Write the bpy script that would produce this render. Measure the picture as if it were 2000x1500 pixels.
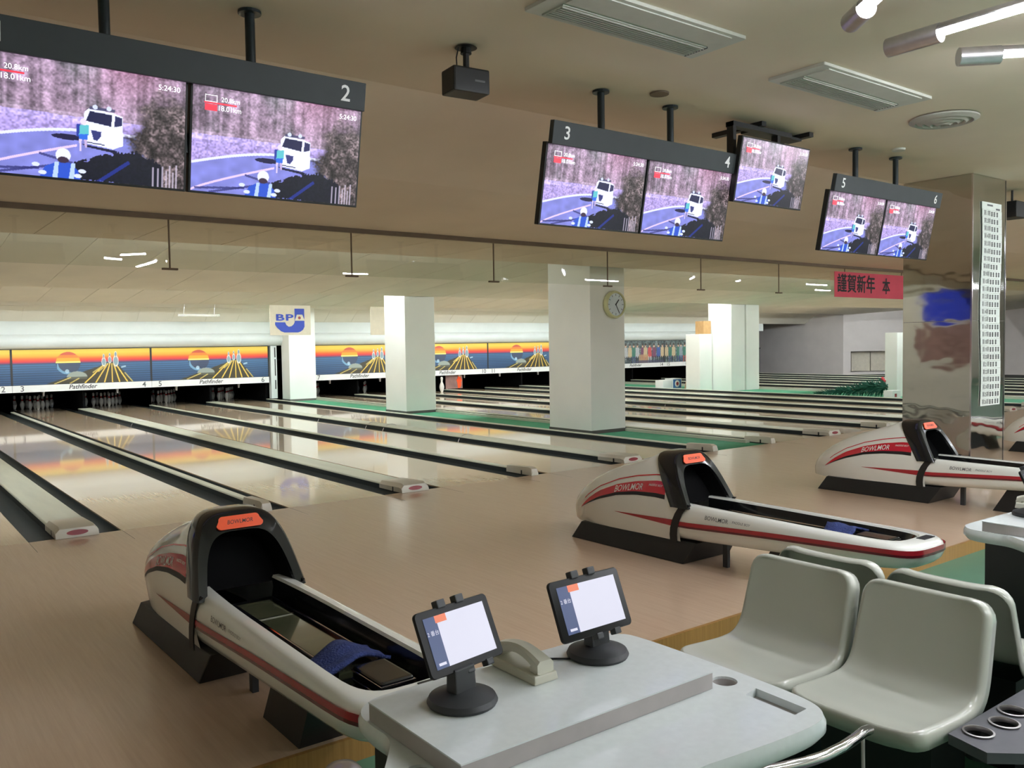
import bpy, bmesh, math, random
import numpy as np
from mathutils import Vector, Matrix

for o in list(bpy.data.objects): bpy.data.objects.remove(o)
scene = bpy.context.scene
COL = scene.collection
random.seed(7)

# ------------------------------------------------------------------ camera
# lane surface is z = 0, +Y runs down the lanes, +X across them (metres)
F_PX = 1682.0
def _d(x, y):
    v = np.array([x - 1000.0, y - 750.0, F_PX]); return v / np.linalg.norm(v)
_ey = _d(-285, 691); _ex = _d(3207, 638); _ex = _ex - _ey * _ex.dot(_ey); _ex /= np.linalg.norm(_ex)
RW = np.array([_ex, _ey, np.cross(_ex, _ey)])
CAM = np.array([0.0, 0.0, 1.6])
cam_data = bpy.data.cameras.new('camera'); cam = bpy.data.objects.new('camera', cam_data); COL.objects.link(cam)
cam_data.sensor_width = 36.0; cam_data.lens = 36.0 * F_PX / 2000.0
cam_data.clip_start = 0.05; cam_data.clip_end = 200
_m = Matrix.Identity(4)
for r in range(3):
    _m[r][0] = RW[r][0]; _m[r][1] = -RW[r][1]; _m[r][2] = -RW[r][2]; _m[r][3] = CAM[r]
cam.matrix_world = _m
scene.camera = cam

# ------------------------------------------------------------------ world, exposure
w = bpy.data.worlds.new('world'); scene.world = w; w.use_nodes = True
w.node_tree.nodes['Background'].inputs[0].default_value = (0.8, 0.85, 0.8, 1)
w.node_tree.nodes['Background'].inputs[1].default_value = 0.0
vs = scene.view_settings
vs.view_transform = 'Standard'; vs.look = 'None'; vs.gamma = 1.0; vs.use_curve_mapping = False
vs.exposure = 0.2
TUBE_E = 135.0       # radiance of the fluorescent tubes over the seating area
COVE_E = 190.0       # radiance of the tubes hidden behind the ceiling lips
MASK_E = 120.0       # radiance of the tubes that wash the masks

# ------------------------------------------------------------------ materials
def S(r, g, b):
    f = lambda c: (c / 255 / 12.92) if c / 255 <= 0.04045 else ((c / 255 + 0.055) / 1.055) ** 2.4
    return (f(r), f(g), f(b), 1.0)
MATS = {}
def mat(name, col, rough=0.5, metal=0.0, spec=0.5, noise=0.0, nscale=8.0, stretch=(1, 1, 1), emit=0.0, coat=0.0, bump=0.0, bscale=60.0, coords='Object'):
    m = bpy.data.materials.new(name); m.use_nodes = True; MATS[name] = m
    nt = m.node_tree; b = nt.nodes['Principled BSDF']
    b.inputs['Base Color'].default_value = col; b.inputs['Roughness'].default_value = rough
    b.inputs['Metallic'].default_value = metal; b.inputs['Specular IOR Level'].default_value = spec
    if coat: b.inputs['Coat Weight'].default_value = coat; b.inputs['Coat Roughness'].default_value = 0.04
    if emit:
        b.inputs['Emission Color'].default_value = col; b.inputs['Emission Strength'].default_value = emit
    if noise or bump:
        tc = nt.nodes.new('ShaderNodeTexCoord'); mp = nt.nodes.new('ShaderNodeMapping')
        mp.inputs['Scale'].default_value = stretch
        nt.links.new(tc.outputs[coords], mp.inputs['Vector'])
    if noise:
        n = nt.nodes.new('ShaderNodeTexNoise'); n.inputs['Scale'].default_value = nscale; n.inputs['Detail'].default_value = 4
        nt.links.new(mp.outputs[0], n.inputs['Vector'])
        r = nt.nodes.new('ShaderNodeMapRange'); r.inputs[1].default_value = 0.3; r.inputs[2].default_value = 0.7
        r.inputs[3].default_value = 1 - noise; r.inputs[4].default_value = 1 + noise
        nt.links.new(n.outputs['Fac'], r.inputs[0])
        mx = nt.nodes.new('ShaderNodeMix'); mx.data_type = 'RGBA'; mx.blend_type = 'MULTIPLY'; mx.inputs[0].default_value = 1
        mx.inputs[6].default_value = col; nt.links.new(r.outputs[0], mx.inputs[7])
        nt.links.new(mx.outputs[2], b.inputs['Base Color'])
    if bump:
        n2 = nt.nodes.new('ShaderNodeTexNoise'); n2.inputs['Scale'].default_value = bscale; n2.inputs['Detail'].default_value = 3
        nt.links.new(mp.outputs[0], n2.inputs['Vector'])
        bp = nt.nodes.new('ShaderNodeBump'); bp.inputs['Strength'].default_value = bump; bp.inputs['Distance'].default_value = 0.02
        nt.links.new(n2.outputs['Fac'], bp.inputs['Height']); nt.links.new(bp.outputs[0], b.inputs['Normal'])
    return m
def attr_mat(name, emit=0.0, rough=0.35):
    m = bpy.data.materials.new(name); m.use_nodes = True; nt = m.node_tree; b = nt.nodes['Principled BSDF']
    a = nt.nodes.new('ShaderNodeVertexColor'); a.layer_name = 'print'
    if emit:
        b.inputs['Base Color'].default_value = (0.01, 0.01, 0.01, 1); b.inputs['Roughness'].default_value = 0.25
        nt.links.new(a.outputs['Color'], b.inputs['Emission Color']); b.inputs['Emission Strength'].default_value = emit
    else:
        nt.links.new(a.outputs['Color'], b.inputs['Base Color']); b.inputs['Roughness'].default_value = rough
    MATS[name] = m
    return m
def wood(name, c1, c2, rough, coat, plank=0.0):
    m = mat(name, c1, rough)
    nt = m.node_tree; b = nt.nodes['Principled BSDF']
    tc = nt.nodes.new('ShaderNodeTexCoord'); mp = nt.nodes.new('ShaderNodeMapping'); mp.inputs['Scale'].default_value = (38, 1.6, 1)
    nt.links.new(tc.outputs['Object'], mp.inputs['Vector'])
    n = nt.nodes.new('ShaderNodeTexNoise'); n.inputs['Scale'].default_value = 1.6; n.inputs['Detail'].default_value = 6; n.inputs['Roughness'].default_value = 0.65
    nt.links.new(mp.outputs[0], n.inputs['Vector'])
    cr = nt.nodes.new('ShaderNodeValToRGB'); cr.color_ramp.elements[0].position = 0.3; cr.color_ramp.elements[1].position = 0.7
    cr.color_ramp.elements[0].color = c2; cr.color_ramp.elements[1].color = c1
    nt.links.new(n.outputs['Fac'], cr.inputs[0]); nt.links.new(cr.outputs[0], b.inputs['Base Color'])
    if coat: b.inputs['Coat Weight'].default_value = coat; b.inputs['Coat Roughness'].default_value = 0.05
    return m
def glass_mat(name, tint, boost=1.0):
    m = bpy.data.materials.new(name); m.use_nodes = True; nt = m.node_tree
    for n in list(nt.nodes):
        if n.type != 'OUTPUT_MATERIAL': nt.nodes.remove(n)
    out = [n for n in nt.nodes if n.type == 'OUTPUT_MATERIAL'][0]
    t = nt.nodes.new('ShaderNodeBsdfTransparent'); t.inputs[0].default_value = tint
    g = nt.nodes.new('ShaderNodeBsdfGlossy'); g.inputs['Roughness'].default_value = 0.0
    fr = nt.nodes.new('ShaderNodeFresnel')
    ge = nt.nodes.new('ShaderNodeNewGeometry'); ir = nt.nodes.new('ShaderNodeMapRange')   # same reflectance on both faces of the sheet
    ir.inputs[3].default_value = 1.5; ir.inputs[4].default_value = 1 / 1.5
    nt.links.new(ge.outputs['Backfacing'], ir.inputs[0]); nt.links.new(ir.outputs[0], fr.inputs['IOR'])
    mx = nt.nodes.new('ShaderNodeMixShader')
    nt.links.new(fr.outputs[0], mx.inputs[0]); nt.links.new(t.outputs[0], mx.inputs[1]); nt.links.new(g.outputs[0], mx.inputs[2])
    nt.links.new(mx.outputs[0], out.inputs[0]); MATS[name] = m
    return m
mat('ceiling', S(230, 215, 194), 0.9, noise=0.05, nscale=1.0)
mat('ceiling_boards', S(232, 227, 212), 0.9, noise=0.05, nscale=1.2)
mat('wall', S(228, 220, 218), 0.85, noise=0.04, nscale=1.5)
mat('white_wall', S(226, 232, 230), 0.6, noise=0.03, nscale=2)
mat('column', S(242, 243, 236), 0.7, noise=0.03, nscale=1.2, bump=0.15, bscale=90)
mat('skirting', S(92, 88, 84), 0.6, noise=0.1)
mat('green_floor', S(80, 126, 102), 0.35, noise=0.12, nscale=2.2)
mat('green_turf', S(62, 150, 112), 0.8, noise=0.12, nscale=5)
mat('subfloor', S(40, 40, 38), 0.8, noise=0.1)
wood('approach_wood', S(206, 180, 154), S(194, 165, 139), 0.35, 0.55)
MATS['approach_wood'].node_tree.nodes['Principled BSDF'].inputs['Coat Roughness'].default_value = 0.13
wood('lane_wood', S(208, 184, 154), S(200, 174, 144), 0.25, 0.85)
wood('step_wood', S(176, 132, 70), S(150, 108, 52), 0.4, 0.2)
mat('gutter', S(44, 50, 51), 0.6, spec=0.25, noise=0.15, nscale=3, stretch=(1, 0.3, 1))
mat('divider', S(196, 198, 180), 0.35, noise=0.08, nscale=3, stretch=(3, 0.4, 1))
mat('cap_white', S(216, 212, 198), 0.35, noise=0.04)
mat('badge_red', S(150, 42, 52), 0.4, noise=0.1)
mat('black', S(22, 23, 24), 0.5, noise=0.15)
mat('pit', S(10, 10, 11), 0.95, spec=0.1, noise=0.2)
mat('black_gloss', S(20, 21, 23), 0.16, noise=0.1, coat=0.3)
mat('bezel', S(16, 16, 18), 0.45, spec=0.3, noise=0.1)
mat('charcoal', S(50, 52, 55), 0.5, noise=0.08)
mat('header', S(50, 56, 58), 0.6, noise=0.06)
mat('steel_pole', S(34, 44, 48), 0.4, metal=0.2, noise=0.08)
mat('chrome', S(225, 222, 228), 0.1, metal=1.0, noise=0.03)
mat('brushed', S(190, 186, 188), 0.32, metal=0.9, noise=0.06, nscale=20)
mat('shell_white', S(238, 238, 230), 0.22, noise=0.02, nscale=3, coat=0.6)
mat('stripe_red', S(206, 34, 52), 0.25, noise=0.05, coat=0.5)
mat('stripe_side', S(172, 36, 48), 0.25, noise=0.05, coat=0.5)
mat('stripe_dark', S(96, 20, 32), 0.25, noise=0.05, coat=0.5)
mat('orange', S(248, 88, 34), 0.35, noise=0.04)
mat('ink', S(26, 26, 30), 0.5, noise=0.05)
mat('ink_grey', S(96, 96, 98), 0.5, noise=0.05)
mat('paint_white', S(240, 240, 238), 0.4, noise=0.02)
mat('track', S(78, 80, 60), 0.12, noise=0.25, nscale=3, coat=0.6)
mat('navy_cloth', S(38, 52, 104), 0.95, noise=0.25, nscale=30, bump=0.6, bscale=120)
mat('seat_plastic', S(196, 198, 187), 0.2, noise=0.02, nscale=3, coat=0.5)
mat('laminate', S(224, 230, 230), 0.22, noise=0.03, nscale=40, coat=0.3)
mat('laminate_edge', S(176, 170, 168), 0.4, noise=0.06, nscale=12)
mat('phone', S(206, 204, 188), 0.4, noise=0.03)
mat('grey_top', S(88, 88, 94), 0.45, noise=0.06, nscale=25)
mat('pin_white', S(232, 230, 222), 0.3, noise=0.03)
mat('pin_red', S(178, 40, 44), 0.35, noise=0.05)
mat('cream', S(228, 218, 196), 0.6, noise=0.04)
mat('logo_blue', S(44, 72, 184), 0.5, noise=0.05)
mat('clock_rim', S(206, 204, 156), 0.4, noise=0.04)
mat('clock_face', S(214, 224, 226), 0.3, noise=0.02)
mat('pink_paper', S(226, 92, 112), 0.75, noise=0.06, nscale=3)
mat('paper', S(232, 238, 232), 0.7, noise=0.03)
mat('trim_dark', S(120, 104, 88), 0.7, noise=0.06)
mat('grille', S(184, 188, 176), 0.6, noise=0.05)
mat('ac_white', S(206, 206, 196), 0.6, noise=0.04)
mat('vent_grey', S(176, 174, 164), 0.6, noise=0.06)
mat('cardboard', S(176, 138, 92), 0.85, noise=0.1)
mat('ladder_wood', S(176, 140, 110), 0.6, noise=0.15, stretch=(1, 1, 0.2))
mat('box_blue', S(60, 110, 170), 0.6, noise=0.05)
mat('tree_green', S(20, 84, 66), 0.8, noise=0.3, nscale=6)
mat('tinsel_red', S(190, 60, 70), 0.6, noise=0.1)
mat('blue_banner', S(20, 48, 190), 0.7, noise=0.15, nscale=4)
mat('brick_red', S(146, 112, 104), 0.8, noise=0.25, nscale=3)
mat('beige_wall', S(222, 214, 198), 0.85, noise=0.06)
mat('tube_light', (0.96, 0.99, 1.06, 1), 0.5, emit=TUBE_E, noise=0.0)
mat('cove_light', (0.92, 1.0, 1.04, 1), 0.5, emit=COVE_E)
mat('mask_light', (0.88, 0.97, 1.02, 1), 0.5, emit=MASK_E)
mat('tablet_white', S(226, 226, 244), 0.3, emit=0.62)
mat('tablet_blue', S(40, 66, 122), 0.3, emit=0.5)
mat('tablet_orange', S(240, 120, 70), 0.3, emit=0.6)
for _k, _e in (('tablet_white', .78), ('tablet_blue', .7), ('tablet_orange', .8)):
    _q = MATS[_k].node_tree.nodes['Principled BSDF']; _q.inputs['Base Color'].default_value = (.02, .02, .025, 1); _q.inputs['Emission Strength'].default_value = _e
mat('screen_text', S(250, 250, 255), 0.3, emit=1.2)
mat('screen_red', S(230, 50, 70), 0.3, emit=1.0)
attr_mat('tv_picture', emit=1.15)
attr_mat('mask_print', rough=0.4)
glass_mat('smoke_glass', (0.95, 0.965, 0.94, 1))
# mirror-polished metal cladding, slightly buckled
m = mat('mirror', S(206, 206, 202), 0.05, metal=1.0)
_nt = m.node_tree; _b = _nt.nodes['Principled BSDF']
_tc = _nt.nodes.new('ShaderNodeTexCoord'); _mp = _nt.nodes.new('ShaderNodeMapping'); _mp.inputs['Scale'].default_value = (1, 1.0, 1.7)
_n = _nt.nodes.new('ShaderNodeTexNoise'); _n.inputs['Scale'].default_value = 1.6; _n.inputs['Detail'].default_value = 2.0
_bp = _nt.nodes.new('ShaderNodeBump'); _bp.inputs['Strength'].default_value = 0.3; _bp.inputs['Distance'].default_value = 0.02
_nt.links.new(_tc.outputs['Object'], _mp.inputs[0]); _nt.links.new(_mp.outputs[0], _n.inputs['Vector'])
_nt.links.new(_n.outputs['Fac'], _bp.inputs['Height']); _nt.links.new(_bp.outputs[0], _b.inputs['Normal'])

# ------------------------------------------------------------------ mesh helpers
ORG = {}
class MB:
    def __init__(self): self.v = []; self.f = []
    def add(self, vs, fs):
        n = len(self.v); self.v += [tuple(map(float, p)) for p in vs]; self.f += [tuple(i + n for i in q) for q in fs]; return self
    def box(self, x0, x1, y0, y1, z0, z1):
        return self.add([(x0, y0, z0), (x1, y0, z0), (x1, y1, z0), (x0, y1, z0), (x0, y0, z1), (x1, y0, z1), (x1, y1, z1), (x0, y1, z1)],
                        [(0, 3, 2, 1), (4, 5, 6, 7), (0, 1, 5, 4), (1, 2, 6, 5), (2, 3, 7, 6), (3, 0, 4, 7)])
    def obox(self, c, ax, ay, az, hx, hy, hz):
        c = np.array(c); ax = np.array(ax) * hx; ay = np.array(ay) * hy; az = np.array(az) * hz
        p = [c + sx * ax + sy * ay + sz * az for sz in (-1, 1) for sx, sy in ((-1, -1), (1, -1), (1, 1), (-1, 1))]
        return self.add(p, [(0, 3, 2, 1), (4, 5, 6, 7), (0, 1, 5, 4), (1, 2, 6, 5), (2, 3, 7, 6), (3, 0, 4, 7)])
    def loft(self, rings, closed=True, cap0=True, cap1=True):
        n = len(rings[0]); base = len(self.v); vs = [p for r in rings for p in r]; fs = []
        for i in range(len(rings) - 1):
            for j in range(n if closed else n - 1):
                k = (j + 1) % n; fs.append((i * n + j, i * n + k, (i + 1) * n + k, (i + 1) * n + j))
        if cap0: fs.append(tuple(reversed(range(n))))
        if cap1: fs.append(tuple((len(rings) - 1) * n + j for j in range(n)))
        return self.add(vs, fs)
    def tube(self, path, r, n=10, cap=True):
        path = [np.array(p, float) for p in path]; rings = []; prev = None
        for i, p in enumerate(path):
            t = path[min(i + 1, len(path) - 1)] - path[max(i - 1, 0)]; t = t / np.linalg.norm(t)
            if prev is None:
                a = np.array([0, 0, 1.0]) if abs(t[2]) < 0.9 else np.array([1.0, 0, 0])
                u = np.cross(t, a)
            else: u = prev - t * prev.dot(t)
            u = u / np.linalg.norm(u); prev = u; v = np.cross(t, u)
            rr = r[i] if isinstance(r, (list, tuple)) else r
            rings.append([p + rr * (math.cos(2 * math.pi * k / n) * u + math.sin(2 * math.pi * k / n) * v) for k in range(n)])
        return self.loft(rings, True, cap, cap)
    def lathe(self, prof, c=(0, 0, 0), n=20, cap=True):
        rings = [[(c[0] + r * math.cos(2 * math.pi * k / n), c[1] + r * math.sin(2 * math.pi * k / n), c[2] + z) for k in range(n)] for r, z in prof]
        return self.loft(rings, True, cap, cap)
    def prism(self, poly, z0, z1):
        return self.loft([[(x, y, z0) for x, y in poly], [(x, y, z1) for x, y in poly]])
    def build(self, name, m, parent=None, smooth=False, bevel=0.0, seg=2):
        if parent is not None: o3 = ORG.get(parent, Vector((0, 0, 0)))
        else:
            a = np.array(self.v); o3 = Vector(((a[:, 0].min() + a[:, 0].max()) / 2, (a[:, 1].min() + a[:, 1].max()) / 2, a[:, 2].min()))
        me = bpy.data.meshes.new(name)
        me.from_pydata([(x - o3.x, y - o3.y, z - o3.z) for x, y, z in self.v], [], self.f)
        bm = bmesh.new(); bm.from_mesh(me)
        bmesh.ops.recalc_face_normals(bm, faces=bm.faces)
        if bevel:
            es = [e for e in bm.edges if len(e.link_faces) == 2 and e.calc_face_angle(0) > 0.5]
            bmesh.ops.bevel(bm, geom=es, offset=bevel, segments=seg, profile=0.6, affect='EDGES', clamp_overlap=True)
        bm.to_mesh(me); bm.free()
        if smooth:
            for p in me.polygons: p.use_smooth = True
            try: me.set_sharp_from_angle(angle=math.radians(42))
            except Exception: pass
        me.materials.append(MATS[m] if isinstance(m, str) else m)
        return link(name, me, parent, o3)
def link(name, me, parent, o3=None):
    o = bpy.data.objects.new(name, me); COL.objects.link(o)
    if parent is not None:
        o.parent = parent; ORG[o] = ORG.get(parent, Vector((0, 0, 0)))
    else:
        o.location = o3; ORG[o] = Vector(o3)
    return o
def tag(o, label, cat=None, group=None, kind=None):
    o['label'] = label
    if cat: o['category'] = cat
    if group: o['group'] = group
    if kind: o['kind'] = kind
    return o
NUM = 'zero one two three four five six seven eight nine ten eleven twelve thirteen fourteen fifteen sixteen seventeen eighteen'.split()
def struct(o, label, cat):
    return tag(o, label, cat, kind='structure')
def thing(name, label, cat, loc, group=None):
    o = bpy.data.objects.new(name, None); COL.objects.link(o); o.empty_display_size = 0.1
    o.location = loc; ORG[o] = Vector(loc); return tag(o, label, cat, group)
def copy_tree(o, parent=None):
    c = o.copy(); COL.objects.link(c)
    if parent is not None: c.parent = parent
    for ch in [x for x in bpy.data.objects if x.parent == o]: copy_tree(ch, c)
    return c
_TX = {}
def text_mesh(s, shear=0.0, bold=0.0, extrude=0.0):
    k = (s, shear, bold, extrude)
    if k in _TX: return _TX[k]
    cu = bpy.data.curves.new('lettering', 'FONT'); cu.body = s; cu.size = 1.0; cu.align_x = 'CENTER'; cu.align_y = 'CENTER'
    cu.shear = shear; cu.offset = bold; cu.extrude = extrude; cu.resolution_u = 3
    o = bpy.data.objects.new('lettering', cu); COL.objects.link(o)
    dg = bpy.context.evaluated_depsgraph_get(); dg.update()
    me = o.evaluated_get(dg).to_mesh()
    vs = [tuple(v.co) for v in me.vertices]; fs = [tuple(p.vertices) for p in me.polygons]
    o.evaluated_get(dg).to_mesh_clear()
    bpy.data.objects.remove(o); bpy.data.curves.remove(cu)
    _TX[k] = (vs, fs); return _TX[k]
def text(name, s, c, ux, uy, size, m, parent, shear=0.0, bold=0.0, width=None, lift=0.0, label=None):
    """flat lettering centred at c, reading along ux, up along uy"""
    vs, fs = text_mesh(s, shear, bold)
    if not vs: return None
    c = np.array(c, float); ux = np.array(ux, float); uy = np.array(uy, float)
    nrm = np.cross(ux, uy); sx = size
    if width:
        xs = [v[0] for v in vs]; sx = width / max(1e-6, max(xs) - min(xs))
    mb = MB(); mb.add([c + ux * v[0] * sx + uy * v[1] * size + nrm * (v[2] * size + lift) for v in vs], fs)
    o = mb.build(name, m, parent)
    if label: o['label'] = label
    return o
def grid_mesh(name, c, ux, uy, wdt, hgt, rgb):
    """rectangular panel whose print is stored per vertex; rgb[row from top][col]"""
    H, W = rgb.shape[:2]
    jj, ii = np.meshgrid(np.arange(W), np.arange(H))
    c = np.array(c, float); ux = np.array(ux, float); uy = np.array(uy, float)
    P = c + ((jj / (W - 1) - 0.5) * wdt)[..., None] * ux + ((0.5 - ii / (H - 1)) * hgt)[..., None] * uy
    vv = P.reshape(-1, 3); idx = np.arange(H * W).reshape(H, W)
    q = np.stack([idx[1:, :-1], idx[1:, 1:], idx[:-1, 1:], idx[:-1, :-1]], -1).reshape(-1, 4)
    me = bpy.data.meshes.new(name); me.from_pydata(vv.tolist(), [], q.tolist())
    lin = np.where(rgb <= 0.04045, rgb / 12.92, ((rgb + 0.055) / 1.055) ** 2.4).reshape(-1, 3)
    ca = me.color_attributes.new('print', 'FLOAT_COLOR', 'POINT')
    ca.data.foreach_set('color', np.concatenate([lin, np.ones((len(lin), 1))], 1).astype(np.float32).ravel())
    return me
def rrect(cx, cy, hx, hy, r, n=5):
    pts = []
    for sx, sy, a0 in ((1, 1, 0), (-1, 1, 90), (-1, -1, 180), (1, -1, 270)):
        for k in range(n + 1):
            a = math.radians(a0 + 90 * k / n); pts.append((cx + sx * (hx - r) + r * math.cos(a), cy + sy * (hy - r) + r * math.sin(a)))
    return pts
def smoothloop(pts, it=2):
    for _ in range(it):
        out = []
        for i, p in enumerate(pts):
            q = pts[(i + 1) % len(pts)]
            out += [(p[0] * .75 + q[0] * .25, p[1] * .75 + q[1] * .25), (p[0] * .25 + q[0] * .75, p[1] * .25 + q[1] * .75)]
        pts = out
    return pts
def interp(x, xs, ys): return float(np.interp(x, xs, ys))
PX_, NY_, PZ_ = (1, 0, 0), (0, -1, 0), (0, 0, 1)

# ------------------------------------------------------------------ painted prints
def noise2(h, w, cell, seed):
    r = np.random.RandomState(seed); gh, gw = max(2, int(h / cell) + 2), max(2, int(w / cell) + 2)
    g = r.rand(gh, gw); y = np.linspace(0, gh - 1.001, h); x = np.linspace(0, gw - 1.001, w)
    yi = y.astype(int); xi = x.astype(int); fy = (y - yi)[:, None]; fx = (x - xi)[None, :]
    return (g[yi][:, xi] * (1 - fy) * (1 - fx) + g[yi + 1][:, xi] * fy * (1 - fx) + g[yi][:, xi + 1] * (1 - fy) * fx + g[yi + 1][:, xi + 1] * fy * fx)
def inpoly(U, V, poly):
    ins = np.zeros(U.shape, bool); n = len(poly)
    for i in range(n):
        x0, y0 = poly[i]; x1, y1 = poly[(i + 1) % n]
        c = ((y0 > V) != (y1 > V)) & (U < (x1 - x0) * (V - y0) / (y1 - y0 + 1e-12) + x0); ins ^= c
    return ins
def paint(img, mask, col, a=1.0):
    img[mask] = img[mask] * (1 - a) + np.array(col) / 255.0 * a
def seg(U, V, p, q, wd, asp=1.0):
    d = np.array([q[0] - p[0], (q[1] - p[1]) / asp]); L = np.hypot(*d); d = d / L
    u = U - p[0]; v = (V - p[1]) / asp; t = u * d[0] + v * d[1]; n = np.abs(-u * d[1] + v * d[0])
    return (t > 0) & (t < L) & (n < wd)
def tv_image():
    H, W = 200, 350; V, U = np.meshgrid(np.linspace(0, 1, H), np.linspace(0, 1, W), indexing='ij'); asp = W / H
    n1 = noise2(H, W, 3, 1); n2 = noise2(H, W, 12, 2); n3 = noise2(H, W, 40, 3); nv = noise2(H, W, 2, 9)
    img = np.zeros((H, W, 3))
    base = np.clip(0.30 + 0.34 * n2 + 0.26 * n1 + 0.12 * n3, 0, 1)
    trunk = np.clip(noise2(H, W, 5, 21)[:1] * 1.0, 0, 1); base = np.clip(base * (0.72 + 0.5 * trunk) + 0.14 * (nv - .5), 0, 1)
    img[...] = base[..., None] * np.array([0.88, 0.74, 0.80]) * 1.1
    pinkish = np.clip((U - 0.35) * 2.2, 0, 1) * np.clip(1 - np.abs(U - 0.68) * 3, 0, 1) * np.clip(1 - V * 2.6, 0, 1)
    img += pinkish[..., None] * np.array([0.12, 0.0, 0.03])
    green = np.clip(n3 - 0.55, 0, 1)[..., None] * np.array([-0.35, -0.12, -0.25]); img += green * (V < 0.42)[..., None]
    wall = (V > 0.44 + 0.02 * n2) & (V < 0.74)
    img[wall] = (np.array([0.74, 0.65, 0.86]) * (0.72 + 0.5 * n1[wall][:, None]))
    topw = (V > 0.42) & (V < 0.50); img[topw] += 0.18 * n2[topw][:, None]
    redge = 0.727 - 0.165 * np.sin(np.clip(U / 0.55, 0, 1) * math.pi / 2)
    road = V > redge
    img[road] = np.array([0.56, 0.57, 0.84]) * (0.86 + 0.16 * n2[road][:, None])
    paint(img, np.abs(V - redge) < 0.013, (236, 236, 255)); 
    cl = 0.99 - 0.30 * np.sqrt(np.clip(U / 0.47, 0, 1)) * np.clip(U / 0.47, 0, 1) ** 0.15
    cl = 0.99 - 0.29 * np.clip(U / 0.47, 0, 1) ** 0.85
    paint(img, (np.abs(V - cl) < 0.011) & (U < 0.47), (246, 214, 240), 0.9)
    bedge = 0.73 + 0.03 * np.sin(V * 18) + 0.05 * (n2 - .5) - 0.05 * np.clip((V - .6) * 3, 0, 1)
    bush = (U > bedge) & (V > 0.16 + 0.5 * np.clip(0.8 - U, 0, 1) * 2)
    bc = np.clip(0.04 + 0.75 * n1 * n2 + 0.40 * nv * n3, 0, 1)[..., None] * np.array([1.0, 0.86, 0.82])
    al = (np.clip((U - bedge + .06 * (n1 - .5)) / .06, 0, 1) * np.clip((V - .10 - np.clip(.86 - U, 0, 1) * 1.4 + .25 * (n2 - .5)) / .16, 0, 1))[..., None]
    img = img * (1 - al) + bc * al
    sh = [(0.36, 0.92), (0.60, 0.76), (0.74, 0.70), (0.90, 0.80), (0.90, 1.01), (0.36, 1.01)]
    m_ = inpoly(U + 0.05 * (n2 - .5), V + 0.05 * (n1 - .5), sh); img[m_] = np.array([0.03, 0.03, 0.10]) + 0.05 * n1[m_][:, None]
    for p, q in (((0.02, .97), (.3, .93)), ((.1, 1.0), (.35, .9)), ((.3, .80), (.45, .86))): paint(img, seg(U, V, p, q, .006, asp), (40, 40, 96), .7)
    paint(img, seg(U, V, (0.56, 1.02), (0.72, 0.80), .009, asp), (36, 58, 160), .7)
    for k in range(7):
        x = 0.84 + 0.021 * k + 0.006 * math.sin(k * 7); paint(img, (np.abs(U - x) < 0.004) & (V > .82 + .05 * math.sin(k * 3)), (214, 200, 204), .75)
    paint(img, ((U - .43) / .075) ** 2 + ((V - .635) / .025) ** 2 < 1, (24, 20, 60))
    paint(img, inpoly(U, V, [(.49, .68), (.66, .71), (.66, .735), (.52, .705)]), (20, 20, 50))
    paint(img, inpoly(U, V, [(.505, .40), (.525, .365), (.64, .375), (.685, .40), (.69, .66), (.64, .70), (.515, .672), (.495, .56)]), (246, 248, 255))
    paint(img, inpoly(U, V, [(.512, .475), (.53, .385), (.635, .395), (.632, .50)]), (24, 26, 66))
    paint(img, inpoly(U, V, [(.645, .50), (.65, .40), (.683, .41), (.683, .48)]), (40, 42, 84))
    paint(img, inpoly(U, V, [(.535, .55), (.585, .555), (.582, .60), (.565, .64), (.548, .635)]), (50, 54, 110))
    paint(img, inpoly(U, V, [(.515, .655), (.60, .665), (.60, .675), (.515, .665)]), (60, 60, 90))
    paint(img, (V > .345) & (V < .368) & (U > .53) & (U < .65), (60, 62, 96), .8)
    for x in (.555, .62): paint(img, ((U - x) / .012) ** 2 + ((V - .345) / .02) ** 2 < 1, (220, 226, 240))
    paint(img, inpoly(U, V, [(.47, .52), (.525, .51), (.525, .60), (.48, .61)]), (96, 196, 190))
    paint(img, inpoly(U, V, [(.47, .51), (.485, .51), (.48, .62), (.468, .62)]), (40, 60, 150))
    paint(img, inpoly(U, V, [(.478, .60), (.522, .59), (.52, .64), (.48, .65)]), (50, 110, 210))
    paint(img, ((U - .50) / .014) ** 2 + ((V - .485) / .028) ** 2 < 1, (236, 224, 220))
    paint(img, inpoly(U, V, [(.48, .64), (.493, .64), (.492, .745), (.484, .745)]), (226, 206, 220))
    paint(img, inpoly(U, V, [(.503, .64), (.517, .64), (.516, .71), (.508, .71)]), (206, 180, 206))
    paint(img, inpoly(U, V, [(.30, 1.01), (.325, .91), (.38, .86), (.44, .86), (.475, .92), (.49, 1.01)]), (44, 84, 190))
    for x in (.37, .445): paint(img, inpoly(U, V, [(x, .86), (x + .018, .86), (x + .012, 1.01), (x - .012, 1.01)]), (190, 214, 232))
    paint(img, ((U - .408) / .034) ** 2 + ((V - .80) / .062) ** 2 < 1, (240, 240, 236))
    paint(img, ((U - .408) / .026) ** 2 + ((V - .84) / .028) ** 2 < 1, (60, 40, 60))
    for x, y in ((.315, .965), (.475, .97), (.285, .90), (.495, .925)): paint(img, ((U - x) / .018) ** 2 + ((V - y) / .018) ** 2 < 1, (226, 232, 240))
    img = img * np.array([0.92, 0.93, 1.02])
    return np.clip(img, 0, 1)
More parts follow.
